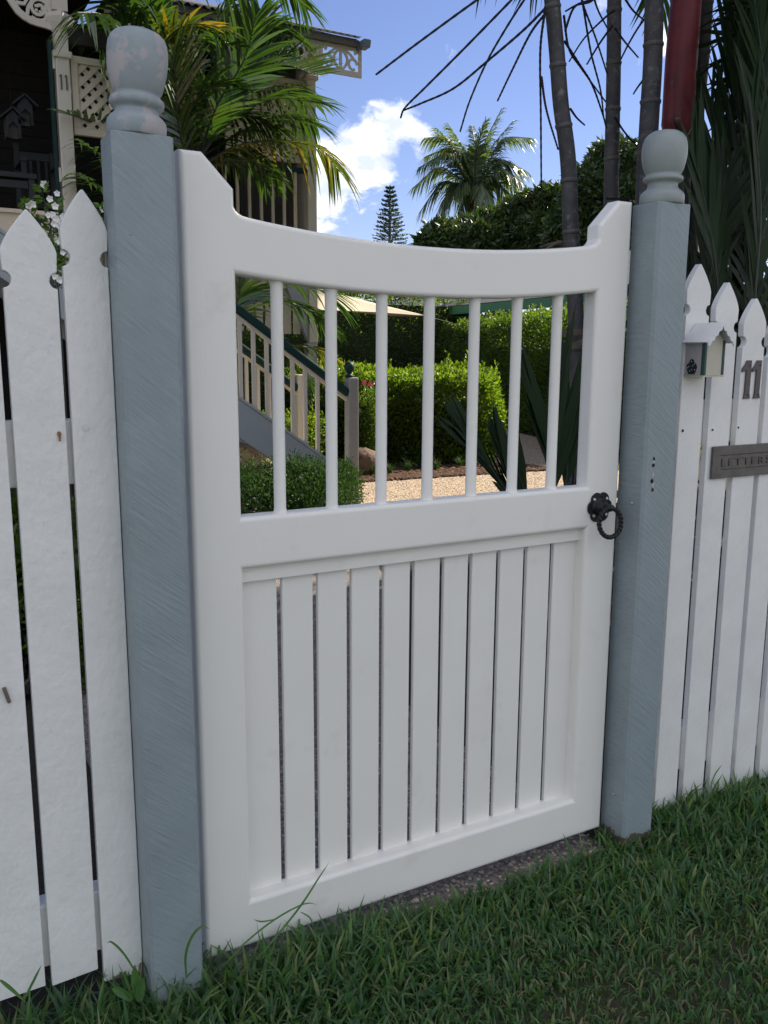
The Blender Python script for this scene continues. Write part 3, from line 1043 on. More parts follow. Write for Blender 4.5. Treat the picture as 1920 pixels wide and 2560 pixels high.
    wpart(MB().box(1.62, 3.86, 6.83, 6.87, 4.138, 4.205), 'fascia', M['wall_board'], h)
    g = MB()
    g.prism([(3.895, 4.12), (3.965, 4.12), (3.975, 4.195), (3.895, 4.195)], 6.74, 6.86)
    wpart(g, 'gutter', M['gutter_blue'], h, bevel=0.006)
    # barge board closing the end of the roof
    e = MB()
    e.add([(3.87, 6.84, 4.10), (3.87, 11.5, 5.86), (3.87, 11.5, 5.99), (3.87, 6.84, 4.20), (3.892, 6.84, 4.10), (3.892, 11.5, 5.86), (3.892, 11.5, 5.99), (3.892, 6.84, 4.20)],
          [(0, 1, 2, 3), (7, 6, 5, 4), (0, 4, 5, 1), (1, 5, 6, 2), (2, 6, 7, 3), (3, 7, 4, 0)])
    wpart(e, 'barge_board', M['wall_board'], h)
    # soffit between wall and eave, end gable wall
    gw = MB()
    gw.add([(3.40, 8.4, 4.2), (3.40, 12, 4.2), (3.40, 12, 5.6), (3.49, 8.4, 4.2), (3.49, 12, 4.2), (3.49, 12, 5.6)], [(0, 1, 2), (5, 4, 3), (0, 3, 4, 1), (1, 4, 5, 2), (2, 5, 3, 0)])
    wpart(gw, 'gable_wall', M['wall_board'], h)
    # white hinge blocks on the column's inner side
    for z in (3.02, 2.3):
        wpart(MB().box(0.683, 0.698, PY - 0.03, PY + 0.03, z, z + 0.09), 'hinge', M['house_white'], h)
    wpart(MB().box(0.66, 0.683, PY - 0.02, PY + 0.02, FZ, 3.2), 'dark_jamb', M['rail_green'], h)
    return h


HOUSE = house()


def porch_things():
    # rocking chair, table and the two bird boxes on the porch wall
    FZ = 2.055
    p = aty(100, 480, 7.7)
    c = empty('porch_chair', (p.x, 7.7, FZ), 'pale wooden armchair standing in the dark porch beside the column', 'chair')
    m = M['furniture_dimmed']
    x, y = p.x, 7.7
    wpart(MB().box(x - 0.18, x + 0.18, y - 0.24, y + 0.22, FZ + 0.40, FZ + 0.44), 'seat', m, c)
    for dx, dy, h in ((-0.16, -0.22, 0.80), (0.16, -0.22, 0.80), (-0.16, 0.22, 1.04), (0.16, 0.22, 0.98)):
        wpart(MB().box(x + dx - 0.022, x + dx + 0.022, y + dy - 0.022, y + dy + 0.022, FZ, FZ + h), 'leg', m, c)
    for dx in (-0.16, 0.16):
        wpart(MB().box(x + dx - 0.03, x + dx + 0.03, y - 0.26, y + 0.19, FZ + 0.802, FZ + 0.83), 'armrest', m, c)
    b = MB()
    for k in range(4):
        b.box(x - 0.12 + k * 0.07, x - 0.095 + k * 0.07, y + 0.21, y + 0.23, FZ + 0.45, FZ + 0.9)
    b.box(x - 0.135, x + 0.135, y + 0.205, y + 0.235, FZ + 0.9, FZ + 0.97)
    wpart(b, 'backrest', m, c)
    p = aty(25, 500, 7.0)
    t = empty('porch_bench', (p.x - 0.16, 7.0, FZ), 'pale bench low in the dark porch left of the armchair', 'bench')
    x, y = p.x - 0.16, 7.0
    wpart(MB().box(x - 0.5, x + 0.36, y - 0.2, y + 0.2, FZ + 0.54, FZ + 0.58), 'seat', m, t)
    for dx in (-0.46, 0.32):
        for dy in (-0.16, 0.16):
            wpart(MB().box(x + dx - 0.025, x + dx + 0.025, y + dy - 0.025, y + dy + 0.025, FZ, FZ + 0.538), 'leg', m, t)
    wpart(MB().box(x - 0.43, x + 0.29, y - 0.17, y - 0.15, FZ + 0.46, FZ + 0.52), 'apron', m, t)
    for (px, py, lab) in ((62, 280, 'right and higher of two dim bird boxes hanging in the dark porch'), (32, 312, 'left and lower of two dim bird boxes hanging in the dark porch')):
        q = aty(px, py, 7.4)
        g = empty('bird_box', (q.x, 7.4, q.z), lab, 'birdhouse', 'bird boxes hanging in the porch')
        w, hh = 0.062, 0.115
        wpart(MB().prism([(q.x - w, q.z - hh), (q.x - 0.04, q.z - hh), (q.x - 0.04, q.z - 0.02), (q.x, q.z + 0.02), (q.x + 0.04, q.z - 0.02), (q.x + 0.04, q.z - hh), (q.x + w, q.z - hh), (q.x + w, q.z + 0.05), (q.x, q.z + 0.12), (q.x - w, q.z + 0.05)], 7.36, 7.4), 'front', M['furniture_dimmed'], g)
        wpart(MB().box(q.x - w, q.x + w, 7.402, 7.5, q.z - hh, q.z + 0.05), 'box', M['wall_board'], g)
        for s in (-1, 1):
            wpart(MB().bar((q.x, 7.42, q.z + 0.135), (q.x + s * 0.105, 7.42, q.z + 0.045), 0.19, 0.014, (0, 0, 1)), 'roof', M['furniture_dimmed'], g)
        wpart(MB().tube([(q.x, 7.43, q.z + 0.14), (q.x, 7.43, 4.42)], 0.0015, 4), 'cord', M['black_iron'], g)


porch_things()


def staircase():
    NY, FY = 4.764, 5.76
    s = empty('staircase', (2.72, 5.25, 0), 'timber stairs with dark green handrails rising left to the porch', 'stairs')
    slope = 0.72
    x0 = 2.70

    def nose(x):                       # height of the stringer's upper edge
        return 0.185 + (x0 - x) * 0.695
    for y, nm in ((NY, 'near'), (FY, 'far')):
        sx0, sx1 = 0.0, 2.62
        wpart(MB().prism([(sx0, nose(sx0) - 0.29), (2.50, nose(2.50) - 0.29 + 0.0), (2.66, -0.03), (2.68, 0.17), (sx1, nose(sx1)), (sx0, nose(sx0))], y - 0.022, y + 0.022), 'stringer', M['stringer_grey'], s, bevel=0.004)
        wpart(MB().bar((0.0, y, nose(0.0) + 0.013), (2.60, y, nose(2.60) + 0.013), 0.06, 0.02), 'stringer_cap', M['stringer_grey'], s)
        # handrail: green top, cream underside
        o = 0.655
        a, b = Vector((1.12, y, nose(1.12) + o)), Vector((2.70, y, nose(2.70) + o))
        r = wpart(MB().bar(a, b, 0.085, 0.062), 'handrail', M['rail_green'], s, bevel=0.014)
        wpart(MB().bar(a - Vector((0, 0, 0.048)), b - Vector((0, 0, 0.048)), 0.035, 0.03), 'rail_fillet', M['cream'], r)
        x = 1.2
        while x < 2.62:
            wpart(MB().box(x - 0.0135, x + 0.0135, y - 0.0135, y + 0.0135, nose(x) + 0.02, nose(x) + o - 0.05), 'baluster', M['house_white'], s)
            x += 0.1035
        # newel post with ball
        nx = 2.74
        nw = wpart(MB().box(nx - 0.045, nx + 0.045, y - 0.045, y + 0.045, -0.035, 0.965), 'newel_post', M['newel_shaded' if nm == 'near' else 'house_white'], s, bevel=0.012)
        if nm == 'near':
            bl = MB().lathe([(0.034, 0.965), (0.036, 0.978), (0.022, 0.988), (0.018, 0.998), (0.03, 1.012), (0.041, 1.035), (0.041, 1.055), (0.03, 1.078), (0.012, 1.088)], (nx - 0.02, y, 0), 16)
            wpart(bl, 'ball_finial', M['rail_green'], nw, smooth='all')
        # top post
        wpart(MB().box(1.05, 1.14, y - 0.045, y + 0.045, -0.03, nose(1.1) + 0.75), 'top_post', M['house_white'], s, bevel=0.008)
    # treads
    k = 0
    x = 2.48
    while x > 0.2:
        z = nose(x) - 0.06
        wpart(MB().box(x - 0.14, x + 0.135, NY + 0.024, FY - 0.024, z - 0.035, z), 'tread', M['house_white'], s, bevel=0.004)
        x -= 0.235
    return s


staircase()

# ================================================================== NEIGHBOUR, SAIL


def neighbour():
    n = empty('neighbour_house', (12.5, 18, 0), 'neighbouring low house with green gutters and dark iron roof beyond the tall hedge', 'house')
    A = atd(840, 797, 27)
    B = atd(1520, 735, 13.5)
    d = (B - A).normalized()
    side = Vector((-d.y, d.x, 0))
    if side.x < 0:
        side = -side
    def panel(name, p0, p1, p2, p3, m, th=0.05):
        nrm = (Vector(p1) - Vector(p0)).cross(Vector(p3) - Vector(p0)).normalized() * th
        vs = [p0, p1, p2, p3] + [Vector(p) + nrm for p in (p0, p1, p2, p3)]
        return wpart(MB().add(vs, [(3, 2, 1, 0), (4, 5, 6, 7), (0, 1, 5, 4), (1, 2, 6, 5), (2, 3, 7, 6), (3, 0, 4, 7)]), name, m, n)
    up = Vector((0, 0, 1))
    panel('roof', A, B, B + side * 4.5 + up * 1.35, A + side * 4.5 + up * 1.35, M['neighbour_roof'])
    wpart(MB().bar(A - side * 0.06 - up * 0.06, B - side * 0.06 - up * 0.06, 0.12, 0.16), 'gutter', M['neighbour_green'], n)
    wpart(MB().bar(A + side * 0.35 - up * 0.2, B + side * 0.35 - up * 0.2, 0.7, 0.03), 'soffit', M['neighbour_green'], n)
    panel('wall', A + side * 0.8 - up * 2.4, B + side * 0.8 - up * 2.4, B + side * 0.8 - up * 0.22, A + side * 0.8 - up * 0.22, M['neighbour_wall'])
    for t in (0.30, 0.66):
        c = A.lerp(B, t)
        wpart(MB().box(c.x - 0.06, c.x + 0.06, c.y - 0.06, c.y + 0.06, -0.05, c.z - 0.1), 'verandah_post', M['rail_green'], n)
    for t in (0.2, 0.45):
        c = A.lerp(B, t) + side * 0.77
        w = wpart(MB().bar(c - d * 0.8 - up * 0.9, c + d * 0.8 - up * 0.9, 0.08, 1.1), 'window', M['neighbour_wall'], n)
        wpart(MB().bar(c - d * 0.7 - up * 0.9 - side * 0.03, c + d * 0.7 - up * 0.9 - side * 0.03, 0.06, 0.95), 'pane', M['black_iron'], w)


neighbour()


def shade_sail():
    a = aty(1066, 790, 11.5)
    b = aty(800, 722, 13.0)
    c = aty(770, 775, 9.6)
    e = Vector((5.5, 14.6, 2.9))
    s = empty('shade_sail', tuple(a), 'cream shade sail stretched to a point above the hedges', 'shade sail')
    n = 12
    vs, fs = [], []
    for i in range(n + 1):
        u = i / n
        for j in range(n + 1):
            v = j / n
            p = (c.lerp(a, u)).lerp(b.lerp(e, u * 0.0).lerp(a, u), v)
            sag = 0.10 * math.sin(math.pi * u) * math.sin(math.pi * v)
            cut = 0.10 * math.sin(math.pi * u) * (v - 0.5)
            vs.append((p.x, p.y, p.z - sag - cut * 0.3))
    for i in range(n):
        for j in range(n):
            k = i * (n + 1) + j
            fs.append((k, k + 1, k + n + 2, k + n + 1))
    o = wpart(MB().add(vs, fs), 'canopy', M['sail'], s, smooth='all')
    so = o.modifiers.new('thick', 'SOLIDIFY')
    so.thickness = 0.01
    wpart(MB().tube([a, aty(1130, 808, 12.2)], 0.008, 5), 'rope', M['strand'], s)


shade_sail()

# ================================================================== GATE


def gate():
    g = empty('gate', (0.5, 0.02, 0), 'white timber gate with dipped top rail, round bars above and boards below', 'gate')
    s, dd = 0.0923, 0.0385
    plb, plt, opb, dend, zt, TH = 0.0964, 0.7606, 0.8565, 1.4206, 1.475, 0.045
    top = lambda x: 1.3505 + 0.178 * (x - 0.5) ** 2 + (0.012 * math.exp(-(x - s) / 0.006) + 0.012 * math.exp(-(1 - s - x) / 0.006))
    und = lambda x: 1.2565 + 0.152 * (x - 0.5) ** 2
    bm = bmesh.new()
    xs = [s, s + 0.004, s + 0.009, s + 0.016, s + 0.028]
    xs += list(np.linspace(s + 0.05, 1 - s - 0.05, 26)) + [1 - s - 0.028, 1 - s - 0.016, 1 - s - 0.009, 1 - s - 0.004, 1 - s]
    cache = {}

    def V(x, z):
        k = (round(x, 5), round(z, 5))
        if k not in cache:
            cache[k] = bm.verts.new((x, 0, z))
        return cache[k]

    def Q(*p):
        bm.faces.new([V(*q) for q in p])
    zs = [0, plb, plt, opb, und(s), top(s), dend]
    for a, b in zip(zs[:-1], zs[1:]):
        Q((0, a), (s, a), (s, b), (0, b))
        Q((1 - s, a), (1, a), (1, b), (1 - s, b))
    Q((0, dend), (s, dend), (dd, zt), (0, zt))
    Q((1 - s, dend), (1, dend), (1, zt), (1 - dd, zt))
    for a, b in zip(xs[:-1], xs[1:]):
        Q((a, 0), (b, 0), (b, plb), (a, plb))
        Q((a, plt), (b, plt), (b, opb), (a, opb))
        Q((a, und(a)), (b, und(b)), (b, top(b)), (a, top(a)))
    faces = bm.faces[:]
    r = bmesh.ops.extrude_face_region(bm, geom=faces, use_keep_orig=True)
    nv = [e for e in r['geom'] if isinstance(e, bmesh.types.BMVert)]
    bmesh.ops.translate(bm, verts=nv, vec=(0, TH, 0))
    bmesh.ops.recalc_face_normals(bm, faces=bm.faces[:])
    ed = []
    for e in bm.edges:
        if len(e.link_faces) == 2 and e.calc_face_angle() > R(40):
            d = e.verts[1].co - e.verts[0].co
            if abs(d.y) < 1e-5:
                ed.append(e)
    bmesh.ops.bevel(bm, geom=ed, offset=0.0088, segments=5, profile=0.5, affect='EDGES', clamp_overlap=True)
    bm.normal_update()
    parts = {}
    for f in bm.faces:
        c = f.calc_center_median()
        if c.x < s + 0.0005:
            k = 'stile'
        elif c.x > 1 - s - 0.0005:
            k = 'stile2'
        elif c.z < 0.3:
            k = 'bottom_rail'
        elif c.z < 1.0:
            k = 'middle_rail'
        else:
            k = 'top_rail'
        parts.setdefault(k, []).append(f)
    for k, fl in parts.items():
        mb = MB()
        idx = {}
        for f in fl:
            q = []
            for v in f.verts:
                if v.index not in idx or True:
                    key = tuple(round(c, 6) for c in v.co)
                    if key not in idx:
                        idx[key] = len(mb.v)
                        mb.v.append(tuple(v.co))
                    q.append(idx[key])
            mb.f.append(tuple(q))
        o = wpart(mb, k.replace('2', ''), M['gate_paint'], g)
        if k == 'stile':
            o['label'] = 'hinge side upright'
        if k == 'stile2':
            o['label'] = 'latch side upright with the black ring'
    bm.free()
    # round bars with a little fillet of paint at both ends
    for x in (0.1745, 0.2815, 0.3890, 0.4957, 0.6035, 0.7105, 0.8177):
        zt_ = und(x) + 0.002
        zb = opb - 0.002
        pr = [(0.0145, zb), (0.0125, zb + 0.004), (0.0113, zb + 0.01), (0.0113, zt_ - 0.012), (0.0128, zt_ - 0.004), (0.015, zt_)]
        wpart(MB().lathe(pr, (x, 0.022, 0), 20), 'bar', M['gate_paint'], g, smooth=True)
    # boards
    rts = [0.1690, 0.2440, 0.3180, 0.3920, 0.4640, 0.5370, 0.6085, 0.6830, 0.7575, 0.8325, 0.9095]
    edges = [0.0905]
    for r_ in rts:
        edges += [r_, r_ + 0.0108]
    for i in range(11):
        a, b = edges[2 * i], edges[2 * i + 1]
        wpart(MB().box(a, b, 0.0315, 0.0435, plb - 0.006, plt + 0.006), 'board', M['gate_paint'], g, bevel=0.0022)
    wpart(MB().box(s - 0.001, 1 - s + 0.001, 0.0185, 0.031, 0.731, plt + 0.004), 'head_bead', M['gate_paint'], g, bevel=0.0012)
    # ring latch
    L = (0.943, 0.0, 0.808)
    rs = MB()
    ol = []
    for i in range(72):
        a = 2 * math.pi * i / 72
        rr = 0.0325 + 0.0032 * abs(math.cos(3 * a)) ** 0.6 * 1.0 - 0.0022 * (abs(math.sin(3 * a)) ** 6)
        ol.append((L[0] + rr * math.cos(a), L[2] + rr * math.sin(a)))
    rs.prism(ol, -0.004, -0.0005)
    dome = []
    for r_, y_ in ((0.024, -0.0042), (0.021, -0.008), (0.0165, -0.0095), (0.0155, -0.014), (0.012, -0.017), (0.0105, -0.022), (0.009, -0.030)):
        dome.append((r_, y_))
    vs, fs, nn = [], [], 28
    for r_, y_ in dome:
        for j in range(nn):
            a = 2 * math.pi * j / nn
            vs.append((L[0] + r_ * math.cos(a), y_, L[2] + r_ * math.sin(a)))
    for i in range(len(dome) - 1):
        for j in range(nn):
            fs.append((i * nn + j, i * nn + (j + 1) % nn, (i + 1) * nn + (j + 1) % nn, (i + 1) * nn + j))
    fs.append(tuple((len(dome) - 1) * nn + j for j in range(nn)))
    rs.add(vs, fs)
    ro = wpart(rs, 'latch_plate', M['black_iron'], g, smooth=True, bevel=0.0012)
    for a in (45, 135, 225, 315):
        x, z = L[0] + 0.0262 * math.cos(R(a)), L[2] + 0.0262 * math.sin(R(a))
        sc = MB()
        vs = []
        for r_, y_ in ((0.0042, -0.0043), (0.0038, -0.0058), (0.0022, -0.0066)):
            for j in range(10):
                t = 2 * math.pi * j / 10
                vs.append((x + r_ * math.cos(t), y_, z + r_ * math.sin(t)))
        fs = [(i * 10 + j, i * 10 + (j + 1) % 10, (i + 1) * 10 + (j + 1) % 10, (i + 1) * 10 + j) for i in range(2) for j in range(10)] + [tuple(20 + j for j in range(10))]
        sc.add(vs, fs)
        wpart(sc, 'screw', M['zinc'], ro)
    # twisted ring: two strands wound round each other, hanging a little forward
    rg = MB()
    cy, cz, rad = -0.034, L[2] - 0.030, 0.0325
    for ph in (0, math.pi):
        pts = []
        for i in range(97):
            a = 2 * math.pi * i / 96
            rr = rad + 0.0026 * math.cos(11 * a + ph)
            pts.append((L[0] + rr * math.sin(a), cy + 0.0026 * math.sin(11 * a + ph) - 0.004 * (1 - math.cos(a)), cz + rr * math.cos(a)))
        rg.tube(pts, 0.0036, 7)
    rg.lathe([(0.004, -0.008), (0.009, -0.006), (0.0105, 0), (0.009, 0.006), (0.004, 0.008)], (L[0], cy + 0.001, cz + rad), 14)
    wpart(rg, 'ring', M['black_iron'], g, smooth='all')
    return g


gate()

# ================================================================== POSTS


def gatepost(cx, hw, label, fm, zt, ztb, fr=0.048, lean=0.0):
    p = empty('gatepost', (cx, -0.0175, GZ), label, 'gate post')
    y0, y1 = -0.060, 0.025
    c = 0.0065
    poly = [(cx - hw + c, y0), (cx + hw - c, y0), (cx + hw, y0 + c), (cx + hw, y1 - c), (cx + hw - c, y1), (cx - hw + c, y1), (cx - hw, y1 - c), (cx - hw, y0 + c)]
    mb = MB()
    n = 8
    zs = [GZ - 0.06] + list(np.linspace(0, zt, 14))
    vs = [(x, y, z) for z in zs for x, y in poly]
    fs = [(i * n + j, i * n + (j + 1) % n, (i + 1) * n + (j + 1) % n, (i + 1) * n + j) for i in range(len(zs) - 1) for j in range(n)]
    fs += [tuple(range(n - 1, -1, -1)), tuple((len(zs) - 1) * n + j for j in range(n))]
    mb.add(vs, fs)
    wpart(mb, 'shaft', M['post_paint'], p, bevel=0.0012)
    h = ztb - zt
    prof = [(0.955, 0.002), (0.985, 0.012), (0.985, 0.110), (0.955, 0.145), (0.86, 0.178), (0.72, 0.212), (0.665, 0.245), (0.655, 0.275), (0.70, 0.297), (0.81, 0.310), (0.875, 0.326), (0.885, 0.348),
            (0.865, 0.372), (0.79, 0.388), (0.755, 0.400), (0.775, 0.415), (0.83, 0.445), (0.885, 0.490), (0.935, 0.545), (0.98, 0.615), (1.0, 0.69), (0.99, 0.765), (0.96, 0.828), (0.895, 0.885), (0.77, 0.932), (0.58, 0.968), (0.30, 0.990), (0.05, 1.0)]
    if lean:
        prof = [(0.955, 0.002), (0.985, 0.012), (0.99, 0.12), (0.965, 0.155), (0.88, 0.19), (0.77, 0.215), (0.725, 0.24), (0.735, 0.262), (0.82, 0.277), (0.885, 0.298), (0.905, 0.328), (0.885, 0.358), (0.80, 0.378), (0.72, 0.390),
                (0.76, 0.410), (0.835, 0.45), (0.90, 0.52), (0.955, 0.60), (0.99, 0.68), (1.0, 0.75), (0.99, 0.82), (0.955, 0.88), (0.885, 0.925), (0.77, 0.957), (0.60, 0.980), (0.35, 0.995), (0.05, 1.0)]
    fo = wpart(MB().lathe([(r * fr, z * h) for r, z in prof], (0, 0, 0), 48), 'finial', fm, p, smooth='all')
    fo.location = Vector((cx, -0.0175, zt)) - Vector(p.location)
    fo.rotation_euler = (0, lean, 0)
    return p


lp = gatepost(-0.0725, 0.0478, 'blue grey left gate post with weathered patchy ball top', M['finial_paint'], 1.477, 1.6355, 0.0462, R(3.2))
rp = gatepost(1.0655, 0.049, 'blue grey right gate post with clean ball top and old latch holes', M['finial_clean'], 1.470, 1.626)
wpart(MB().box(0.955, 1.0177, 0.050, 0.068, 0.05, 1.40), 'gap_filler', M['post_paint'], rp, bevel=0.002)  # unseen strip added to block the bright gap beside the gate
# old latch screw holes in the right post's face and a screw in its side
for (px, py, r_) in ((1635.5, 1147, 0.0036), (1634, 1163, 0.0044), (1630.5, 1203, 0.0046), (1632, 1225, 0.0038)):
    q = aty(px, py, -0.0612)
    mb = MB()
    pts = [(q.x + r_ * math.cos(t) * (0.7 + 0.3 * random.random()), q.z + r_ * 1.15 * math.sin(t) * (0.8 + 0.3 * random.random())) for t in np.linspace(0, 5.7, 10)]
    mb.prism(pts, -0.0612, -0.0602)
    wpart(mb, 'screw_hole', M['dark_hole'], rp)
for (px, py) in ((1633, 1186), (1634, 1155), (1632, 1214)):
    q = aty(px, py, -0.0612)
    wpart(MB().prism([(q.x + 0.004 * math.cos(t) * (0.4 + 0.8 * random.random()), q.z + 0.008 * math.sin(t) * (0.4 + 0.8 * random.random())) for t in np.linspace(0, 5.7, 9)], -0.0609, -0.0601), 'paint_chip', M['paint_grey'], rp)
for (yy, zz) in ((-0.028, 0.815), (-0.02, 0.095)):
    mb = MB()
    vs = []
    for r_, x_ in ((0.0045, 1.0163), (0.0040, 1.0140), (0.002, 1.0130)):
        for j in range(10):
            t = 2 * math.pi * j / 10
            vs.append((x_, yy + r_ * math.cos(t), zz + r_ * math.sin(t)))
    fs = [(i * 10 + j, i * 10 + (j + 1) % 10, (i + 1) * 10 + (j + 1) % 10, (i + 1) * 10 + j) for i in range(2) for j in range(10)] + [tuple(20 + j for j in range(10))]
    wpart(mb.add(vs, fs), 'screw', M['zinc'], rp)

# ================================================================== PICKET FENCES


def picket_poly(x0, x1, zb, tip, wob=0.0, cut=0.0):
    w = x1 - x0
    cx = (x0 + x1) / 2
    zn = tip - 0.104
    rn = 0.0125
    sh = tip - 0.062
    P = [(x0, zb - cut), (x1, zb + cut)]
    for i in range(9):
        a = -math.pi / 2 + math.pi * i / 8
        P.append((x1 - rn * math.cos(a) * 0.95, zn + rn * math.sin(a)))
    for i in range(8):
        t = i / 7
        x = (w / 2) * (1 - t ** 1.35) + 0.0015
        P.append((cx + x, sh + (tip - sh) * t))
    for i in range(7, -1, -1):
        t = i / 7
        x = (w / 2) * (1 - t ** 1.35) + 0.0015
        P.append((cx - x, sh + (tip - sh) * t))
    for i in range(9):
        a = math.pi / 2 - math.pi * i / 8
        P.append((x0 + rn * math.cos(a) * 0.95, zn + rn * math.sin(a)))
    return P


def fence(name, label, specs, rx0, rx1, m, marks=(), y0=0.0, th=0.017, group=None):
    f = empty(name, ((rx0 + rx1) / 2, 0.03, GZ), label, 'fence', group)
    for (x0, x1, zb, tip, lean) in specs:
        mb = MB().prism(picket_poly(x0, x1, zb, tip, cut=random.uniform(-0.003, 0.003)), y0 + lean, y0 + lean + th)
        wpart(mb, 'picket', m, f, bevel=0.0022)
    for z0, z1 in ((0.934, 1.040), (0.078, 0.196)):
        wpart(MB().box(rx0, rx1, 0.019, 0.058, z0, z1), 'rail', m, f, bevel=0.003)
    return f


lfs = [(-0.1905, -0.1215, 0.023, 1.397, 0.0), (-0.2785, -0.200, 0.052, 1.361, 0.0015), (-0.366, -0.2895, 0.055, 1.333, 0.0), (-0.455, -0.378, 0.055, 1.312, 0.001), (-0.543, -0.466, 0.055, 1.30, 0), (-0.631, -0.554, 0.055, 1.292, 0.001)] + [(-0.719 - 0.088 * i, -0.642 - 0.088 * i, 0.055, 1.288, 0.001 * (i % 2)) for i in range(16)]
LF = fence('picket_fence', 'white picket fence left of the gate with lumpy thick paint', lfs, -2.12, -0.1235, M['picket_paint'])
rfs = [(1.0835, 1.1585, -0.02, 1.386, 0.0), (1.1825, 1.2595, -0.02, 1.356, 0.0), (1.2835, 1.3605, -0.02, 1.319, 0.001), (1.3835, 1.4635, -0.02, 1.285, 0.0), (1.483, 1.561, -0.02, 1.262, 0.001), (1.584, 1.662, -0.02, 1.244, 0), (1.686, 1.764, -0.02, 1.232, 0.001), (1.788, 1.866, -0.02, 1.226, 0), (1.89, 1.968, -0.02, 1.23, 0)] + [(1.992 + 0.1015 * i, 2.07 + 0.1015 * i, -0.02, 1.24 + 0.01 * min(i, 6), 0.001 * (i % 2)) for i in range(24)]
RF = fence('picket_fence', 'white sawn picket fence right of the gate carrying the letter plate', rfs, 1.1155, 4.5, M['picket_sawn'])

# nails, rust marks and paint blobs on the pickets
for (px, py, m, r_, par) in ((149, 1085, 'rust', 0.0036, LF), (149.5, 1094, 'rust', 0.0022, LF), (150, 1101, 'rust', 0.0016, LF), (213, 1069, 'dot_white', 0.006, LF), (1708, 1076.5, 'dark_hole', 0.0032, RF), (1783, 1075, 'dark_hole', 0.0022, RF), (1847, 1069, 'dark_hole', 0.0022, RF)):
    q = aty(px, py, -0.002)
    mb = MB().prism([(q.x + r_ * math.cos(t) * (0.7 + 0.4 * random.random()), q.z + r_ * 1.2 * math.sin(t) * (0.7 + 0.4 * random.random())) for t in np.linspace(0, 5.7, 9)], -0.0018, 0.004)
    wpart(mb, 'nail_mark', M[m], par)
# fibre stuck to the far left picket
q = aty(16, 1738, -0.003)
mb = MB()
mb.bar((q.x - 0.003, -0.003, q.z + 0.014), (q.x + 0.004, -0.003, q.z - 0.014), 0.006, 0.006, (0, 1, 0))
wpart(mb, 'bark_fleck', M['dead_frond'], LF, bevel=0.002)


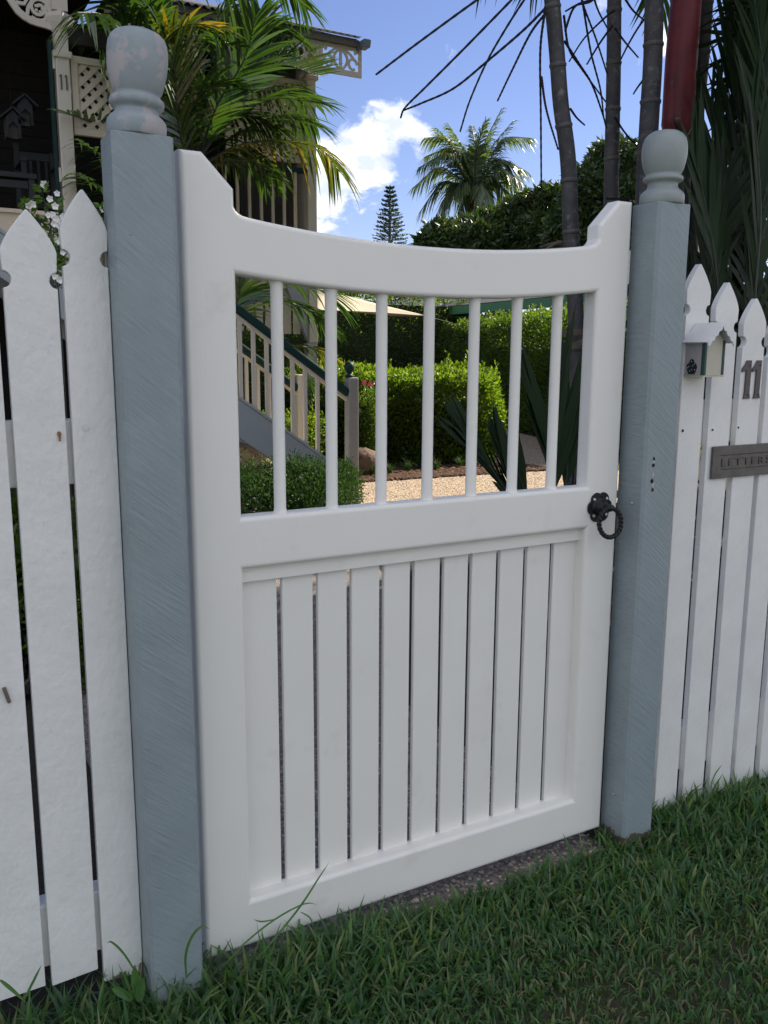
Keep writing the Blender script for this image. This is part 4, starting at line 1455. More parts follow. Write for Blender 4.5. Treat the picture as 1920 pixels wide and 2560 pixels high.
def small_birdhouse():
    b = empty('birdhouse', (1.22, -0.02, 1.105), 'small white roofed birdhouse fixed to the first right pickets, dark bush painted on its side', 'birdhouse')
    x0, x1, yf, yb, z0, ze, za = 1.188, 1.252, -0.056, -0.0015, 1.103, 1.182, 1.214
    xm = (x0 + x1) / 2
    wpart(MB().prism([(x0 + 0.0035, z0), (x1 - 0.0035, z0), (x1 - 0.0035, ze), (xm, za - 0.004), (x0 + 0.0035, ze)], yf, yf + 0.006), 'front', M['birdhouse_cream'], b)
    wpart(MB().box(x0, x0 + 0.003, yf + 0.008, yb, z0, ze + 0.002), 'side', M['birdhouse_lilac'], b)
    wpart(MB().box(x1 - 0.003, x1, yf + 0.008, yb, z0, ze + 0.002), 'side', M['birdhouse_lilac'], b)
    wpart(MB().box(x0 - 0.002, x1 + 0.002, yf - 0.002, yb, z0 - 0.004, z0 - 0.0005), 'base', M['birdhouse_cream'], b)
    wpart(MB().box(x0 + 0.004, x1 - 0.004, yf + 0.0065, yb, z0 + 0.001, ze - 0.002), 'box_core', M['birdhouse_cream'], b)
    for x in (x0 - 0.001, x1 - 0.0055):
        wpart(MB().box(x, x + 0.0065, yf - 0.0022, yf + 0.0075, z0 + 0.0003, ze), 'corner_strip', M['birdhouse_green'], b)
    # roof slopes of two boards each, scalloped barge boards in front
    yo = yf - 0.017
    for s in (-1, 1):
        d = Vector((s * (x1 - xm + 0.013), 0, -(za - ze + 0.013)))
        a = Vector((xm, 0, za + 0.006))
        for (ya, yb2) in ((yo, yo + 0.034), (yo + 0.0346, -0.0012)):
            c = a + d
            n = Vector((-d.z * s, 0, d.x * s)).normalized() * 0.004
            vs = [(a.x, ya, a.z), (c.x, ya, c.z), (c.x, yb2, c.z), (a.x, yb2, a.z)]
            vs += [(v[0] + n.x, v[1], v[2] + n.z) for v in vs]
            wpart(MB().add(vs, [(0, 1, 2, 3), (7, 6, 5, 4), (0, 4, 5, 1), (1, 5, 6, 2), (2, 6, 7, 3), (3, 7, 4, 0)]), 'roof_board', M['birdhouse_white'], b, bevel=0.0008)
        top, low = [], []
        nsc = 4
        for i in range(nsc * 6 + 1):
            t = i / (nsc * 6)
            p = a + d * (t * 1.0)
            top.append((p.x, p.z + 0.003))
            sc = 0.0055 + 0.0055 * abs(math.sin(math.pi * t * nsc))
            low.append((p.x, p.z - sc))
        poly = top + low[::-1]
        vs = [(x, yo - 0.004, z) for x, z in poly] + [(x, yo - 0.0006, z) for x, z in poly]
        n_ = len(top)
        fs = []
        tot = len(poly)
        for i in range(n_ - 1):
            fs += [(i, i + 1, tot - 2 - i, tot - 1 - i), (tot + i, tot + tot - 1 - i, tot + tot - 2 - i, tot + i + 1)]
        fs += [(i, i + tot, (i + 1) % tot + tot, (i + 1) % tot) for i in range(tot)]
        wpart(MB().add(vs, fs), 'barge_board', M['birdhouse_white'], b)
    # painted bush with dots, raised a hair off the left side
    bush = [(-0.040, 0.002), (-0.044, 0.010), (-0.0465, 0.018), (-0.043, 0.026), (-0.038, 0.028), (-0.036, 0.034), (-0.030, 0.037), (-0.024, 0.033), (-0.023, 0.028), (-0.017, 0.024), (-0.016, 0.016), (-0.019, 0.008), (-0.022, 0.002)]
    vs = [(x0 - 0.0012, y + 0.009, z0 + z) for y, z in bush]
    vs2 = [(x0 - 0.0002, v[1], v[2]) for v in vs]
    n_ = len(vs)
    bo = wpart(MB().add(vs + vs2, [tuple(range(n_)), tuple(range(2 * n_ - 1, n_ - 1, -1))] + [(i, (i + 1) % n_, (i + 1) % n_ + n_, i + n_) for i in range(n_)]), 'painted_bush', M['bush_paint'], b)
    dots = MB()
    for y, z in ((-0.030, 0.031), (-0.039, 0.025), (-0.034, 0.021), (-0.023, 0.019), (-0.041, 0.012), (-0.032, 0.012), (-0.026, 0.009), (-0.019, 0.016)):
        dots.add([(x0 - 0.0016, y + 0.009 + 0.0013 * math.cos(t), z0 + z + 0.0013 * math.sin(t)) for t in np.linspace(0, 5.5, 8)], [tuple(range(8))])
    wpart(dots, 'dots', M['dot_white'], bo)


small_birdhouse()


def house_number():
    n = empty('house_number', (1.424, -0.004, 1.09), 'brown number 11 screwed to a white picket under its point', 'house number')
    for xl in (1.3985, 1.4355):
        w = 0.0185
        P = [(xl - 0.003, 1.043), (xl + w + 0.003, 1.043), (xl + w + 0.001, 1.050), (xl + w - 0.001, 1.058), (xl + w, 1.1365), (xl + 0.0015, 1.1365), (xl - 0.004, 1.127), (xl - 0.014, 1.1165), (xl - 0.015, 1.108), (xl - 0.006, 1.109), (xl + 0.001, 1.114), (xl, 1.058), (xl - 0.001, 1.05)]
        d = wpart(MB().prism(P, -0.0045, -0.0004), 'digit', M['digit_brown'], n, bevel=0.001)
        for z in (1.124, 1.052):
            x = xl + 0.0115
            wpart(MB().prism([(x + 0.0022 * math.cos(t), z + 0.0022 * math.sin(t)) for t in np.linspace(0, 5.6, 9)], -0.0054, -0.0046), 'screw', M['black_iron'], d)


house_number()


def letter_plate():
    x0, x1, z0, z1 = 1.2985, 1.546, 0.849, 0.929
    p = empty('letter_plate', (1.42, -0.005, 0.889), 'dull metal letter plate marked LETTERS across three pickets', 'letter slot')
    fx0, fx1, fz0, fz1 = 1.3275, 1.517, 0.8695, 0.9060
    mb = MB()
    o = [(x0, z0), (x1, z0), (x1, z1), (x0, z1)]
    i_ = [(fx0, fz0), (fx1, fz0), (fx1, fz1), (fx0, fz1)]
    vs = [(x, -0.0075, z) for x, z in o] + [(x, -0.0075, z) for x, z in i_] + [(x, -0.0006, z) for x, z in o] + [(x, -0.0006, z) for x, z in i_]
    fs = []
    for k in range(4):
        j = (k + 1) % 4
        fs += [(k, j, j + 4, k + 4), (k + 8, k + 12, j + 12, j + 8), (k, k + 8, j + 8, j), (k + 4, j + 4, j + 12, k + 12)]
    wpart(mb.add(vs, fs), 'plate', M['bronze'], p, bevel=0.0014)
    fl = wpart(MB().box(fx0 + 0.001, fx1 - 0.001, -0.0050, -0.0012, fz0 + 0.0008, fz1 - 0.0015), 'flap', M['bronze'], p, bevel=0.0006)
    cu = bpy.data.curves.new('lettering', 'FONT')
    cu.body = 'LETTERS'
    cu.size = 0.027
    cu.extrude = 0.0011
    cu.bevel_depth = 0.0003
    cu.space_character = 1.42
    cu.align_x = 'CENTER'
    cu.align_y = 'CENTER'
    t = bpy.data.objects.new('lettering_curve', cu)
    COL.objects.link(t)
    bpy.context.view_layer.update()
    me = bpy.data.meshes.new_from_object(t.evaluated_get(bpy.context.evaluated_depsgraph_get()))
    bpy.data.objects.remove(t)
    xs_ = [v.co.x for v in me.vertices]
    zs_ = [v.co.y for v in me.vertices]
    for v in me.vertices:
        v.co.x = ((v.co.x - min(xs_)) / (max(xs_) - min(xs_)) - 0.5) * 0.180
        v.co.y = ((v.co.y - min(zs_)) / (max(zs_) - min(zs_)) - 0.5) * 0.0185
    me.materials.clear()
    me.materials.append(M['digit_brown'])
    lo = bpy.data.objects.new('lettering', me)
    link(lo, fl)
    lo.rotation_euler = (R(90), 0, 0)
    lo.location = Vector(((fx0 + fx1) / 2, -0.0056, (fz0 + fz1) / 2))


letter_plate()

# ================================================================== HEDGES, SHRUBS, TREES


def hull_leaves(n, fn, thick=0.10):
    """points on a shape's skin: fn(n) -> points, outward normals; scattered a little inwards"""
    P, Nn = fn(n)
    k = rng.beta(1.2, 2.6, (n, 1)) * thick
    P = P - Nn * k + rng.normal(size=(n, 3)) * 0.012
    return P, Nn


def hedge_fn(c, ax, hl, hw, h, rad, z0=GZ, amp=0.03):
    """long box with rounded plan corners: centre c, axis direction ax, half length, half width, height"""
    ax = np.array([ax[0], ax[1]]) / math.hypot(*ax)
    ay = np.array([-ax[1], ax[0]])
    rad = min(rad, hw - 0.01, hl - 0.01)
    per = [2 * (hl - rad), math.pi * rad / 2, 2 * (hw - rad), math.pi * rad / 2] * 2
    tot = sum(per)
    side_area, top_area = tot * h, 4 * hl * hw

    def outline(t):
        """t in 0..tot -> x,y,nx,ny in hedge axes"""
        cum = np.cumsum([0] + per)
        x = np.zeros_like(t)
        y = np.zeros_like(t)
        nx = np.zeros_like(t)
        ny = np.zeros_like(t)
        cors = [(1, -1, -90), (1, 1, 0), (-1, 1, 90), (-1, -1, 180)]
        straight = [((-1, -1), (1, -1), (0, -1)), ((1, -1), (1, 1), (1, 0)), ((1, 1), (-1, 1), (0, 1)), ((-1, 1), (-1, -1), (-1, 0))]
        for k in range(8):
            m = (t >= cum[k]) & (t <= cum[k + 1])
            f = (t[m] - cum[k]) / max(per[k], 1e-6)
            q = k // 2
            if k % 2 == 0:
                a, b, nn = straight[q]
                # end points shortened by the corner radius
                def pt(s, nn):
                    px, py = s[0] * hl, s[1] * hw
                    if nn[0] == 0:
                        px -= s[0] * rad
                    else:
                        py -= s[1] * rad
                    return px, py
                pa, pb = pt(a, nn), pt(b, nn)
                x[m] = pa[0] + (pb[0] - pa[0]) * f
                y[m] = pa[1] + (pb[1] - pa[1]) * f
                nx[m], ny[m] = nn
            else:
                sx, sy, a0 = cors[q]
                a = np.radians(a0 + 90 * f)
                nx[m], ny[m] = np.cos(a), np.sin(a)
                x[m] = sx * (hl - rad) + rad * nx[m]
                y[m] = sy * (hw - rad) + rad * ny[m]
        return x, y, nx, ny

    def fn(n):
        top = rng.random(n) < top_area / (top_area + side_area)
        t = rng.uniform(0, tot, n)
        x, y, nx, ny = outline(t)
        z = rng.uniform(0, h, n)
        # round shoulder
        nz = np.clip((z - (h - 0.12)) / 0.12, 0, 1)
        sh = 0.10 * nz ** 2
        x -= nx * sh
        y -= ny * sh
        s = np.where(top, np.sqrt(rng.random(n)), 1)
        x = np.where(top, x * s, x)
        y = np.where(top, y * np.where(top, rng.random(n), 1), y)
        z = np.where(top, h, z)
        nx = np.where(top, 0, nx * (1 - 0.6 * nz))
        ny = np.where(top, 0, ny * (1 - 0.6 * nz))
        nzz = np.where(top, 1, nz * 0.8)
        bump = amp * (np.sin(x * 5.1 + z * 4) + np.sin(y * 6.3 + z * 7.7) + np.sin(x * 13 + y * 11 + z * 9) * 0.6)
        Nn = np.stack([nx, ny, nzz], 1)
        P = np.stack([x, y, z], 1) + unit(Nn) * bump[:, None]
        W = np.empty_like(P)
        W[:, 0] = c[0] + P[:, 0] * ax[0] + P[:, 1] * ay[0]
        W[:, 1] = c[1] + P[:, 0] * ax[1] + P[:, 1] * ay[1]
        W[:, 2] = z0 + P[:, 2]
        WN = np.empty_like(P)
        WN[:, 0] = Nn[:, 0] * ax[0] + Nn[:, 1] * ay[0]
        WN[:, 1] = Nn[:, 0] * ax[1] + Nn[:, 1] * ay[1]
        WN[:, 2] = Nn[:, 2]
        return W, unit(WN)
    return fn, ax, ay


def hedge(label, c, ax, hl, hw, h, rad, n, leaf, m, amp=0.03, group='clipped hedges', sprigs=0):
    t = empty('hedge', (c[0], c[1], GZ), label, 'hedge', group)
    fn, axv, ayv = hedge_fn(c, ax, hl, hw, h, rad, amp=amp)
    P, Nn = hull_leaves(n, fn, 0.30)
    D = unit(Nn * 0.75 + rng.normal(size=(n, 3)) * 0.55 + np.array([0, 0, 0.35]))
    L = leaf * rng.uniform(0.7, 1.35, n)
    o = leaves('foliage', P - np.array([c[0], c[1], GZ]), D, L, L * rng.uniform(0.45, 0.62, n), M[m], t)
    if sprigs:
        k = sprigs * 14
        fn2 = fn
        Q, QN = fn2(sprigs * 6)
        top = Q[QN[:, 2] > 0.8][:sprigs]
        SP, SD = [], []
        for q in top:
            hgt = rng.uniform(0.05, 0.16)
            lean = rng.normal(size=2) * 0.03
            for i in range(12):
                u = i / 11
                SP.append((q[0] + lean[0] * u, q[1] + lean[1] * u, q[2] + hgt * u))
                a = rng.uniform(0, 6.28)
                SD.append((math.cos(a), math.sin(a), 0.9))
        SP = np.array(SP)
        SL = leaf * rng.uniform(0.8, 1.2, len(SP))
        ns = leaves('new_shoots', SP - np.array([c[0], c[1], GZ]), np.array(SD), SL, SL * 0.5, M[m], t)
        ns['kind'] = 'stuff'
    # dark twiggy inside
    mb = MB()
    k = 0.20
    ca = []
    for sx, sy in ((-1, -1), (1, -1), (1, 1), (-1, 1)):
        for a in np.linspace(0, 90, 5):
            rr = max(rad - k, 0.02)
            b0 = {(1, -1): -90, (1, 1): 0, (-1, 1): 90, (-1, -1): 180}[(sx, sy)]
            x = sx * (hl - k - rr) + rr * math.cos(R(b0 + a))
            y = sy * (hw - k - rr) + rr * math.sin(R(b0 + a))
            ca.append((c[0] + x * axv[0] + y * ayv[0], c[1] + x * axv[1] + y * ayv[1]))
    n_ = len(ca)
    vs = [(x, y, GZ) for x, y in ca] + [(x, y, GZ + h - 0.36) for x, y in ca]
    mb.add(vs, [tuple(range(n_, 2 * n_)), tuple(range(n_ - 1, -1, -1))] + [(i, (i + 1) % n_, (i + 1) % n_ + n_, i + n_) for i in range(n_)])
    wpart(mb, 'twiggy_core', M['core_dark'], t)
    return t


hedge('clipped box hedge with sunlit top and glowing right end behind the gravel', (4.56, 7.35), (0.93, -0.28), 1.26, 0.62, 0.99, 0.50, 62000, 0.040, 'hedge', amp=0.035, sprigs=34)
hedge('tall hedge with bright top running away along the garden boundary', (9.35, 11.2), (0.326, 0.945), 5.2, 0.7, 1.80, 0.25, 90000, 0.05, 'hedge_far', amp=0.04, sprigs=90)
hedge('darker taller hedge closing the garden behind the shade sail', (7.6, 15.4), (1, -0.12), 3.6, 0.6, 2.55, 0.25, 36000, 0.06, 'hedge_far', amp=0.05)
hedge('low bright hedge growing behind the staircase balusters', (2.35, 6.62), (1, 0.0), 0.95, 0.32, 0.62, 0.2, 15000, 0.034, 'hedge', sprigs=14)


def fine_shrub(label, c, rad, n, leaf, m, name='shrub', cat='shrub', lobes=9, seed=1):
    """soft mound of fine twigs: several overlapping tufts"""
    t = empty(name, (c[0], c[1], GZ), label, cat)
    r = np.random.default_rng(seed)
    PP, DD = [], []
    st = MB()
    for k in range(lobes):
        a = r.uniform(0, 6.28)
        q = r.uniform(0, 0.75) ** 0.5
        lc = np.array([c[0] + rad[0] * q * math.cos(a) * 0.8, c[1] + rad[1] * q * math.sin(a) * 0.8, GZ + rad[2] * r.uniform(0.35, 0.62)])
        lr = np.array([rad[0], rad[1], rad[2]]) * r.uniform(0.36, 0.5)
        v = unit(r.normal(size=(n // lobes, 3)))
        rr = r.beta(3, 1.1, (len(v), 1))
        p = lc + v * lr * rr * (1 + 0.12 * np.sin(v[:, :1] * 9 + v[:, 1:2] * 7))
        ok = p[:, 2] > GZ
        PP.append(p[ok])
        DD.append((unit(v * 0.7 + r.normal(size=v.shape) * 0.5 + np.array([0, 0, 0.35])))[ok])
        for j in range(4):
            e = lc + unit(r.normal(size=3)) * lr * 0.7
            st.tube([(c[0] + r.uniform(-.06, .06), c[1] + r.uniform(-.06, .06), GZ), tuple(lc * 0.6 + np.array([c[0], c[1], GZ]) * 0.4), tuple(e)], [0.007, 0.005, 0.002], 4)
    P = np.concatenate(PP)
    D = np.concatenate(DD)
    L = leaf * rng.uniform(0.6, 1.4, len(P))
    leaves('foliage', P - np.array([c[0], c[1], GZ]), D, L, L * 0.42, M[m], t)
    wpart(st, 'twig', M['bark_grey'], t)
    return t


q = aty(700, 1200, 4.15)
fine_shrub('soft fine leaved dark green shrub below the stair stringer', (q.x, 4.15), (0.62, 0.40, 0.47), 30000, 0.024, 'fine_shrub', seed=3, lobes=15)
q = aty(850, 1200, 4.45)
fine_shrub('small sunlit fine leaved shrub at the foot of the newel post', (q.x, 4.5), (0.17, 0.2, 0.42), 9000, 0.02, 'fine_shrub', seed=9, lobes=6)
q = aty(925, 1050, 6.35)
fine_shrub('dark loose bush with pink flowers in front of the box hedge', (q.x, 6.45), (0.22, 0.2, 0.95), 7000, 0.035, 'hedge_far', seed=5, lobes=8)
# its two pink flowers
pk = [o for o in COL.objects if o.get('label', '').startswith('dark loose bush')][0]
for (px, py) in ((909, 957), (925, 960)):
    q = aty(px, py, 6.2)
    mb = MB()
    for k in range(5):
        a = 2 * math.pi * k / 5
        d = Vector((math.cos(a), -0.4, math.sin(a))) * 0.028
        s_ = Vector((-math.sin(a), 0, math.cos(a))) * 0.016
        mb.add([q, q + d * 0.6 + s_, q + d, q + d * 0.6 - s_], [(0, 1, 2, 3)])
    wpart(mb, 'flower', M['flower_pink'], pk)


def tuft(c, n, ln, w, label, group, m='grass', name='grass_tuft'):
    t = empty(name, (c[0], c[1], GZ), label, 'plant', group)
    a = rng.uniform(0, 6.28, n)
    P = np.stack([rng.normal(0, 0.012, n), rng.normal(0, 0.012, n), np.zeros(n)], 1)
    D = np.stack([np.cos(a), np.sin(a), np.zeros(n)], 1)
    o = blades('leaf_blades', P, D, ln * rng.uniform(0.6, 1.15, n), np.full(n, w), rng.uniform(0.6, 2.3, n), M[m], t, seg=4)
    return t


k = 0
for (px, py) in ((930, 1190), (975, 1185), (1018, 1178), (1050, 1172), (1090, 1176), (1150, 1168), (1175, 1160), (1215, 1166), (895, 1196)):
    q = aty(px, py, 6.0)
    d = ray(px, py)
    tt = (GZ - CAM_LOC.z) / d.z
    p = CAM_LOC + d * tt
    k += 1
    tuft((p.x, p.y), 46, 0.16, 0.006, ('second from left', 'third from left', 'fourth from left', 'middle one', 'fourth from right', 'third from right', 'second from right', 'rightmost', 'leftmost, beside the boulder')[k - 1] + ' of the strap leaved tufts edging the mulch', 'strap leaved tufts along the mulch edge', 'fine_shrub')


def boulder(name, label, c, rad, m, seed):
    o = MB().blob((0, 0, 0), rad, 3, 0.05, seed).build(name, M[m], None, smooth='all')
    o.location = c
    return tag(o, label, 'rock')


d = ray(905, 1185)
p = CAM_LOC + d * ((GZ - CAM_LOC.z) / d.z)
boulder('boulder', 'rounded brown boulder lying beside the newel post', (p.x, p.y, GZ + 0.10), (0.20, 0.17, 0.17), 'rock_brown', 4)
q = aty(625, 1140, 5.6)
boulder('boulder', 'pale sunlit stone showing under the stair stringer', (q.x, 5.5, 0.12), (0.42, 0.24, 0.26), 'rock_pale', 8)


# ------------------------------------------------------------------ left flowering shrub
def flowering_shrub():
    b = aty(130, 640, 0.75)
    t = empty('flowering_shrub', (b.x, 0.75, GZ), 'thin shrub of white blossoms rising behind the left pickets', 'shrub')
    stems = [[(134, 800), (128, 690), (118, 610), (128, 560), (110, 500), (104, 470)], [(150, 800), (140, 690), (133, 600), (140, 540), (136, 500)],
             [(120, 800), (150, 710), (158, 660), (150, 620)], [(110, 640), (85, 560), (68, 520), (80, 505)], [(128, 620), (150, 570), (158, 548)], [(60, 700), (48, 600), (46, 560)], [(262, 700), (258, 600), (258, 520)]]
    P, D = [], []
    for k, s in enumerate(stems):
        y = 0.75 + 0.08 * (k % 3)
        pts = [aty(px, py, y + 0.02 * math.sin(i * 2.1)) for i, (px, py) in enumerate(s)]
        if k != 6:
            pts = [Vector((b.x, 0.78, GZ)), Vector((b.x * 0.5 + pts[0].x * 0.5, 0.77, 0.6))] + pts
        C = bez(pts, 44)
        wpart(MB().tube(C, [0.004 - 0.0025 * i / 44 for i in range(45)], 5), 'stem', M['palm_green_stem'], t)
        for i in range(20, 45):
            for _ in range(3):
                a = random.uniform(0, 6.28)
                dv = Vector((math.cos(a), math.sin(a), random.uniform(-0.1, 0.9)))
                P.append(C[i] + dv * 0.006)
                D.append(dv)
    P = np.array(P)
    D = np.array(D)
    L = rng.uniform(0.012, 0.024, len(P))
    leaves('foliage', P - np.array(t.location), D, L, L * 0.5, M['flower_leaf'], t)
    for (px, py) in ((109, 462), (80, 512), (142, 484), (122, 498), (137, 516), (158, 543), (132, 538), (141, 548), (120, 538), (147, 566), (157, 632), (150, 700), (138, 692), (133, 560), (150, 555), (259, 522), (71, 515), (145, 600)):
        q = aty(px + random.uniform(-2, 2), py, 0.73)
        mb = MB()
        rr = random.uniform(0.0075, 0.0115)
        tl = random.uniform(-0.7, 0.7)
        for k in range(5):
            a = 2 * math.pi * k / 5 + tl
            dd = Vector((math.cos(a), -0.35 + 0.3 * tl, math.sin(a))).normalized() * rr
            ss = Vector((-math.sin(a), 0.0, math.cos(a))) * rr * 0.5
            mb.add([q, q + dd * 0.55 + ss, q + dd + Vector((0, -0.002, 0)), q + dd * 0.55 - ss], [(0, 1, 2, 3)])
        wpart(mb, 'flower', M['flower_white'], t)
    return t


flowering_shrub()

# leafy planting between fence and stairs, seen as slivers through the left pickets
for i, (x, y, h, lab) in enumerate(((-0.15, 1.7, 0.5, 'low dark leafy bush glimpsed between the left pickets'), (0.02, 2.6, 0.65, 'bushy dark shrub behind the blue grey left post'), (-0.75, 2.2, 0.8, 'dark shrub beyond the far left pickets'))):
    fine_shrub(lab, (x, y), (0.34, 0.3, h), 6000, 0.05, 'hedge_far', seed=20 + i, lobes=7)


# ------------------------------------------------------------------ golden cane palm by the house
def cane_palm():
    y0 = 6.1
    c = aty(520, 700, y0)
    t = empty('cane_palm', (c.x, y0, GZ), 'clump of golden green cane palms with yellowing fronds in front of the verandah', 'palm')
    g, gy, st = M['golden_palm'], M['golden_palm_yellow'], M['palm_green_stem']
    for k, (dx, dy, top) in enumerate(((0, 0, 2.7), (0.16, 0.12, 2.3), (-0.22, 0.05, 2.5), (0.1, -0.12, 1.5), (-0.1, 0.18, 3.2))):
        pts = [(c.x + dx * 0.5, y0 + dy * 0.5, GZ), (c.x + dx, y0 + dy, top * 0.5), (c.x + dx * 1.4, y0 + dy, top)]
        C = bez(pts, 30)
        wpart(MB().tube(C, [0.035 + (0.005 if i % 5 == 0 else 0) for i in range(31)], 8), 'stem', st, t, smooth='all')

    def fr(pix, ys, m=g, **kw):
        n = len(pix)
        pts = [aty(px, py, ys[0] + (ys[1] - ys[0]) * i / (n - 1)) for i, (px, py) in enumerate(pix)]
        frond('frond', pts, m, st, t, **kw)
    # upright frond right beside the post
    fr([(470, 420), (445, 300), (438, 200), (434, 120)], (5.9, 5.2), L=0.50, W=0.040, n=26, ang=48, droop=0.12, vee=12, seed=1, up=(0.25, -1, 0.2))
    # arching to the right
    fr([(490, 400), (580, 300), (690, 246), (815, 262)], (5.9, 6.1), L=0.52, W=0.034, n=34, ang=52, droop=0.45, vee=20, seed=2)
    fr([(500, 420), (590, 365), (700, 352), (800, 372), (850, 432)], (5.9, 6.2), m=gy, L=0.46, W=0.032, n=36, ang=55, droop=0.65, vee=5, seed=3)
    fr([(495, 410), (540, 270), (610, 150), (640, 40)], (6.0, 5.6), L=0.55, W=0.042, n=30, ang=46, droop=0.2, vee=15, seed=4, up=(-0.3, -1, 0.25))
    fr([(500, 390), (580, 260), (690, 165), (800, 190)], (6.1, 6.5), L=0.55, W=0.03, n=34, ang=55, droop=0.05, vee=38, seed=5)
    fr([(490, 400), (530, 240), (555, 140), (520, 60)], (6.0, 5.7), L=0.4, W=0.034, n=28, ang=60, droop=0.75, vee=0, seed=6)
    fr([(480, 400), (450, 200), (410, 118), (470, 62), (580, 72)], (6.0, 5.3), m=gy, L=0.36, W=0.034, n=30, ang=58, droop=0.25, vee=12, seed=7)
    fr([(480, 420), (380, 200), (330, 110), (260, 40), (190, 30)], (6.0, 4.7), L=0.44, W=0.036, n=28, ang=55, droop=0.8, vee=0, seed=8)
    fr([(480, 430), (360, 380), (260, 320), (165, 280)], (6.0, 4.9), L=0.34, W=0.032, n=28, ang=52, droop=0.15, vee=20, seed=9)
    fr([(470, 470), (380, 440), (290, 410), (190, 345)], (6.0, 4.85), L=0.32, W=0.032, n=28, ang=52, droop=0.5, vee=8, seed=10)
    fr([(480, 500), (360, 500), (250, 470), (185, 430)], (6.0, 4.85), L=0.30, W=0.03, n=26, ang=52, droop=0.4, vee=8, seed=11)
    fr([(480, 440), (360, 300), (280, 230), (250, 165)], (6.0, 4.95), L=0.36, W=0.036, n=24, ang=50, droop=0.2, vee=15, seed=12, up=(0.3, -1, 0.2))
    fr([(490, 400), (500, 160), (560, 40), (620, -60)], (6.1, 5.8), L=0.5, W=0.036, n=30, ang=52, droop=0.4, vee=10, seed=13)
    fr([(490, 390), (420, 150), (380, 20), (370, -80)], (6.1, 5.6), L=0.5, W=0.036, n=30, ang=52, droop=0.5, vee=10, seed=14)
    fr([(495, 390), (560, 120), (650, -40), (720, -20), (770, 25)], (6.2, 6.5), L=0.42, W=0.03, n=32, ang=52, droop=0.5, vee=10, seed=15)
    fr([(480, 400), (330, 90), (290, -40), (330, -120)], (6.1, 5.2), L=0.5, W=0.036, n=30, ang=52, droop=0.6, vee=8, seed=16)
    fr([(500, 430), (560, 400), (640, 410), (700, 450)], (6.0, 6.4), L=0.36, W=0.03, n=28, ang=55, droop=0.5, vee=8, seed=17)
    fr([(490, 410), (470, 300), (520, 215), (600, 205)], (6.0, 5.6), L=0.40, W=0.036, n=26, ang=52, droop=0.35, vee=10, seed=18)
    fr([(500, 400), (560, 300), (620, 240), (700, 215), (770, 240)], (6.2, 6.7), L=0.5, W=0.03, n=34, ang=55, droop=0.5, vee=10, seed=19)
    fr([(480, 420), (440, 260), (400, 180), (330, 150)], (6.1, 5.4), L=0.42, W=0.034, n=28, ang=55, droop=0.5, vee=5, seed=20)
    fr([(490, 400), (520, 330), (560, 290), (620, 290), (690, 320)], (6.1, 6.3), L=0.50, W=0.040, n=32, ang=52, droop=0.45, vee=10, seed=21)
    fr([(490, 390), (540, 200), (590, 100), (660, 60), (730, 90)], (6.2, 6.4), L=0.52, W=0.040, n=34, ang=52, droop=0.5, vee=10, seed=22)
    fr([(480, 400), (470, 240), (490, 130), (540, 60)], (6.3, 6.4), L=0.52, W=0.042, n=32, ang=52, droop=0.5, vee=10, seed=23)
    fr([(470, 410), (440, 330), (470, 280), (530, 260)], (6.3, 6.2), L=0.46, W=0.042, n=28, ang=54, droop=0.5, vee=8, seed=24)
    fr([(480, 400), (420, 100), (450, -30), (520, -60)], (6.3, 6.3), L=0.5, W=0.040, n=32, ang=52, droop=0.5, vee=8, seed=25)
    fr([(490, 390), (600, 190), (640, 110), (650, 20)], (6.4, 6.5), L=0.55, W=0.040, n=32, ang=48, droop=0.3, vee=15, seed=26, up=(-0.2, -1, 0.2))
    fr([(490, 400), (600, 330), (700, 290), (790, 310)], (6.3, 6.6), L=0.5, W=0.038, n=34, ang=54, droop=0.55, vee=8, seed=27)
    fr([(490, 420), (560, 380), (620, 380), (660, 420)], (6.4, 6.6), L=0.42, W=0.038, n=30, ang=54, droop=0.55, vee=8, seed=28)
    fr([(480, 400), (400, 60), (320, 20), (240, 60)], (6.3, 5.6), L=0.42, W=0.038, n=30, ang=54, droop=0.6, vee=5, seed=29)
    # lower fronds behind the stairs
    fr([(560, 860), (600, 760), (690, 712), (800, 725), (835, 760)], (6.15, 6.4), L=0.50, W=0.030, n=36, ang=52, droop=0.35, vee=14, seed=31)
    fr([(560, 860), (590, 780), (660, 745), (760, 770), (815, 815)], (6.15, 6.5), L=0.46, W=0.030, n=34, ang=52, droop=0.4, vee=10, seed=32)
    fr([(565, 900), (620, 880), (700, 865), (780, 870), (835, 900)], (6.1, 6.4), m=gy, L=0.38, W=0.026, n=32, ang=50, droop=0.45, vee=10, seed=33)
    fr([(550, 860), (585, 780), (600, 720), (590, 660)], (6.1, 6.0), L=0.5, W=0.034, n=30, ang=50, droop=0.3, vee=10, seed=34, up=(0.2, -1, 0.2))
    fr([(560, 900), (600, 840), (650, 830), (700, 870)], (6.1, 6.1), L=0.40, W=0.03, n=28, ang=55, droop=0.5, vee=8, seed=35)
    fr([(570, 940), (640, 900), (720, 905), (770, 960)], (6.2, 6.2), L=0.34, W=0.028, n=28, ang=52, droop=0.5, vee=8, seed=36)
    return t


cane_palm()


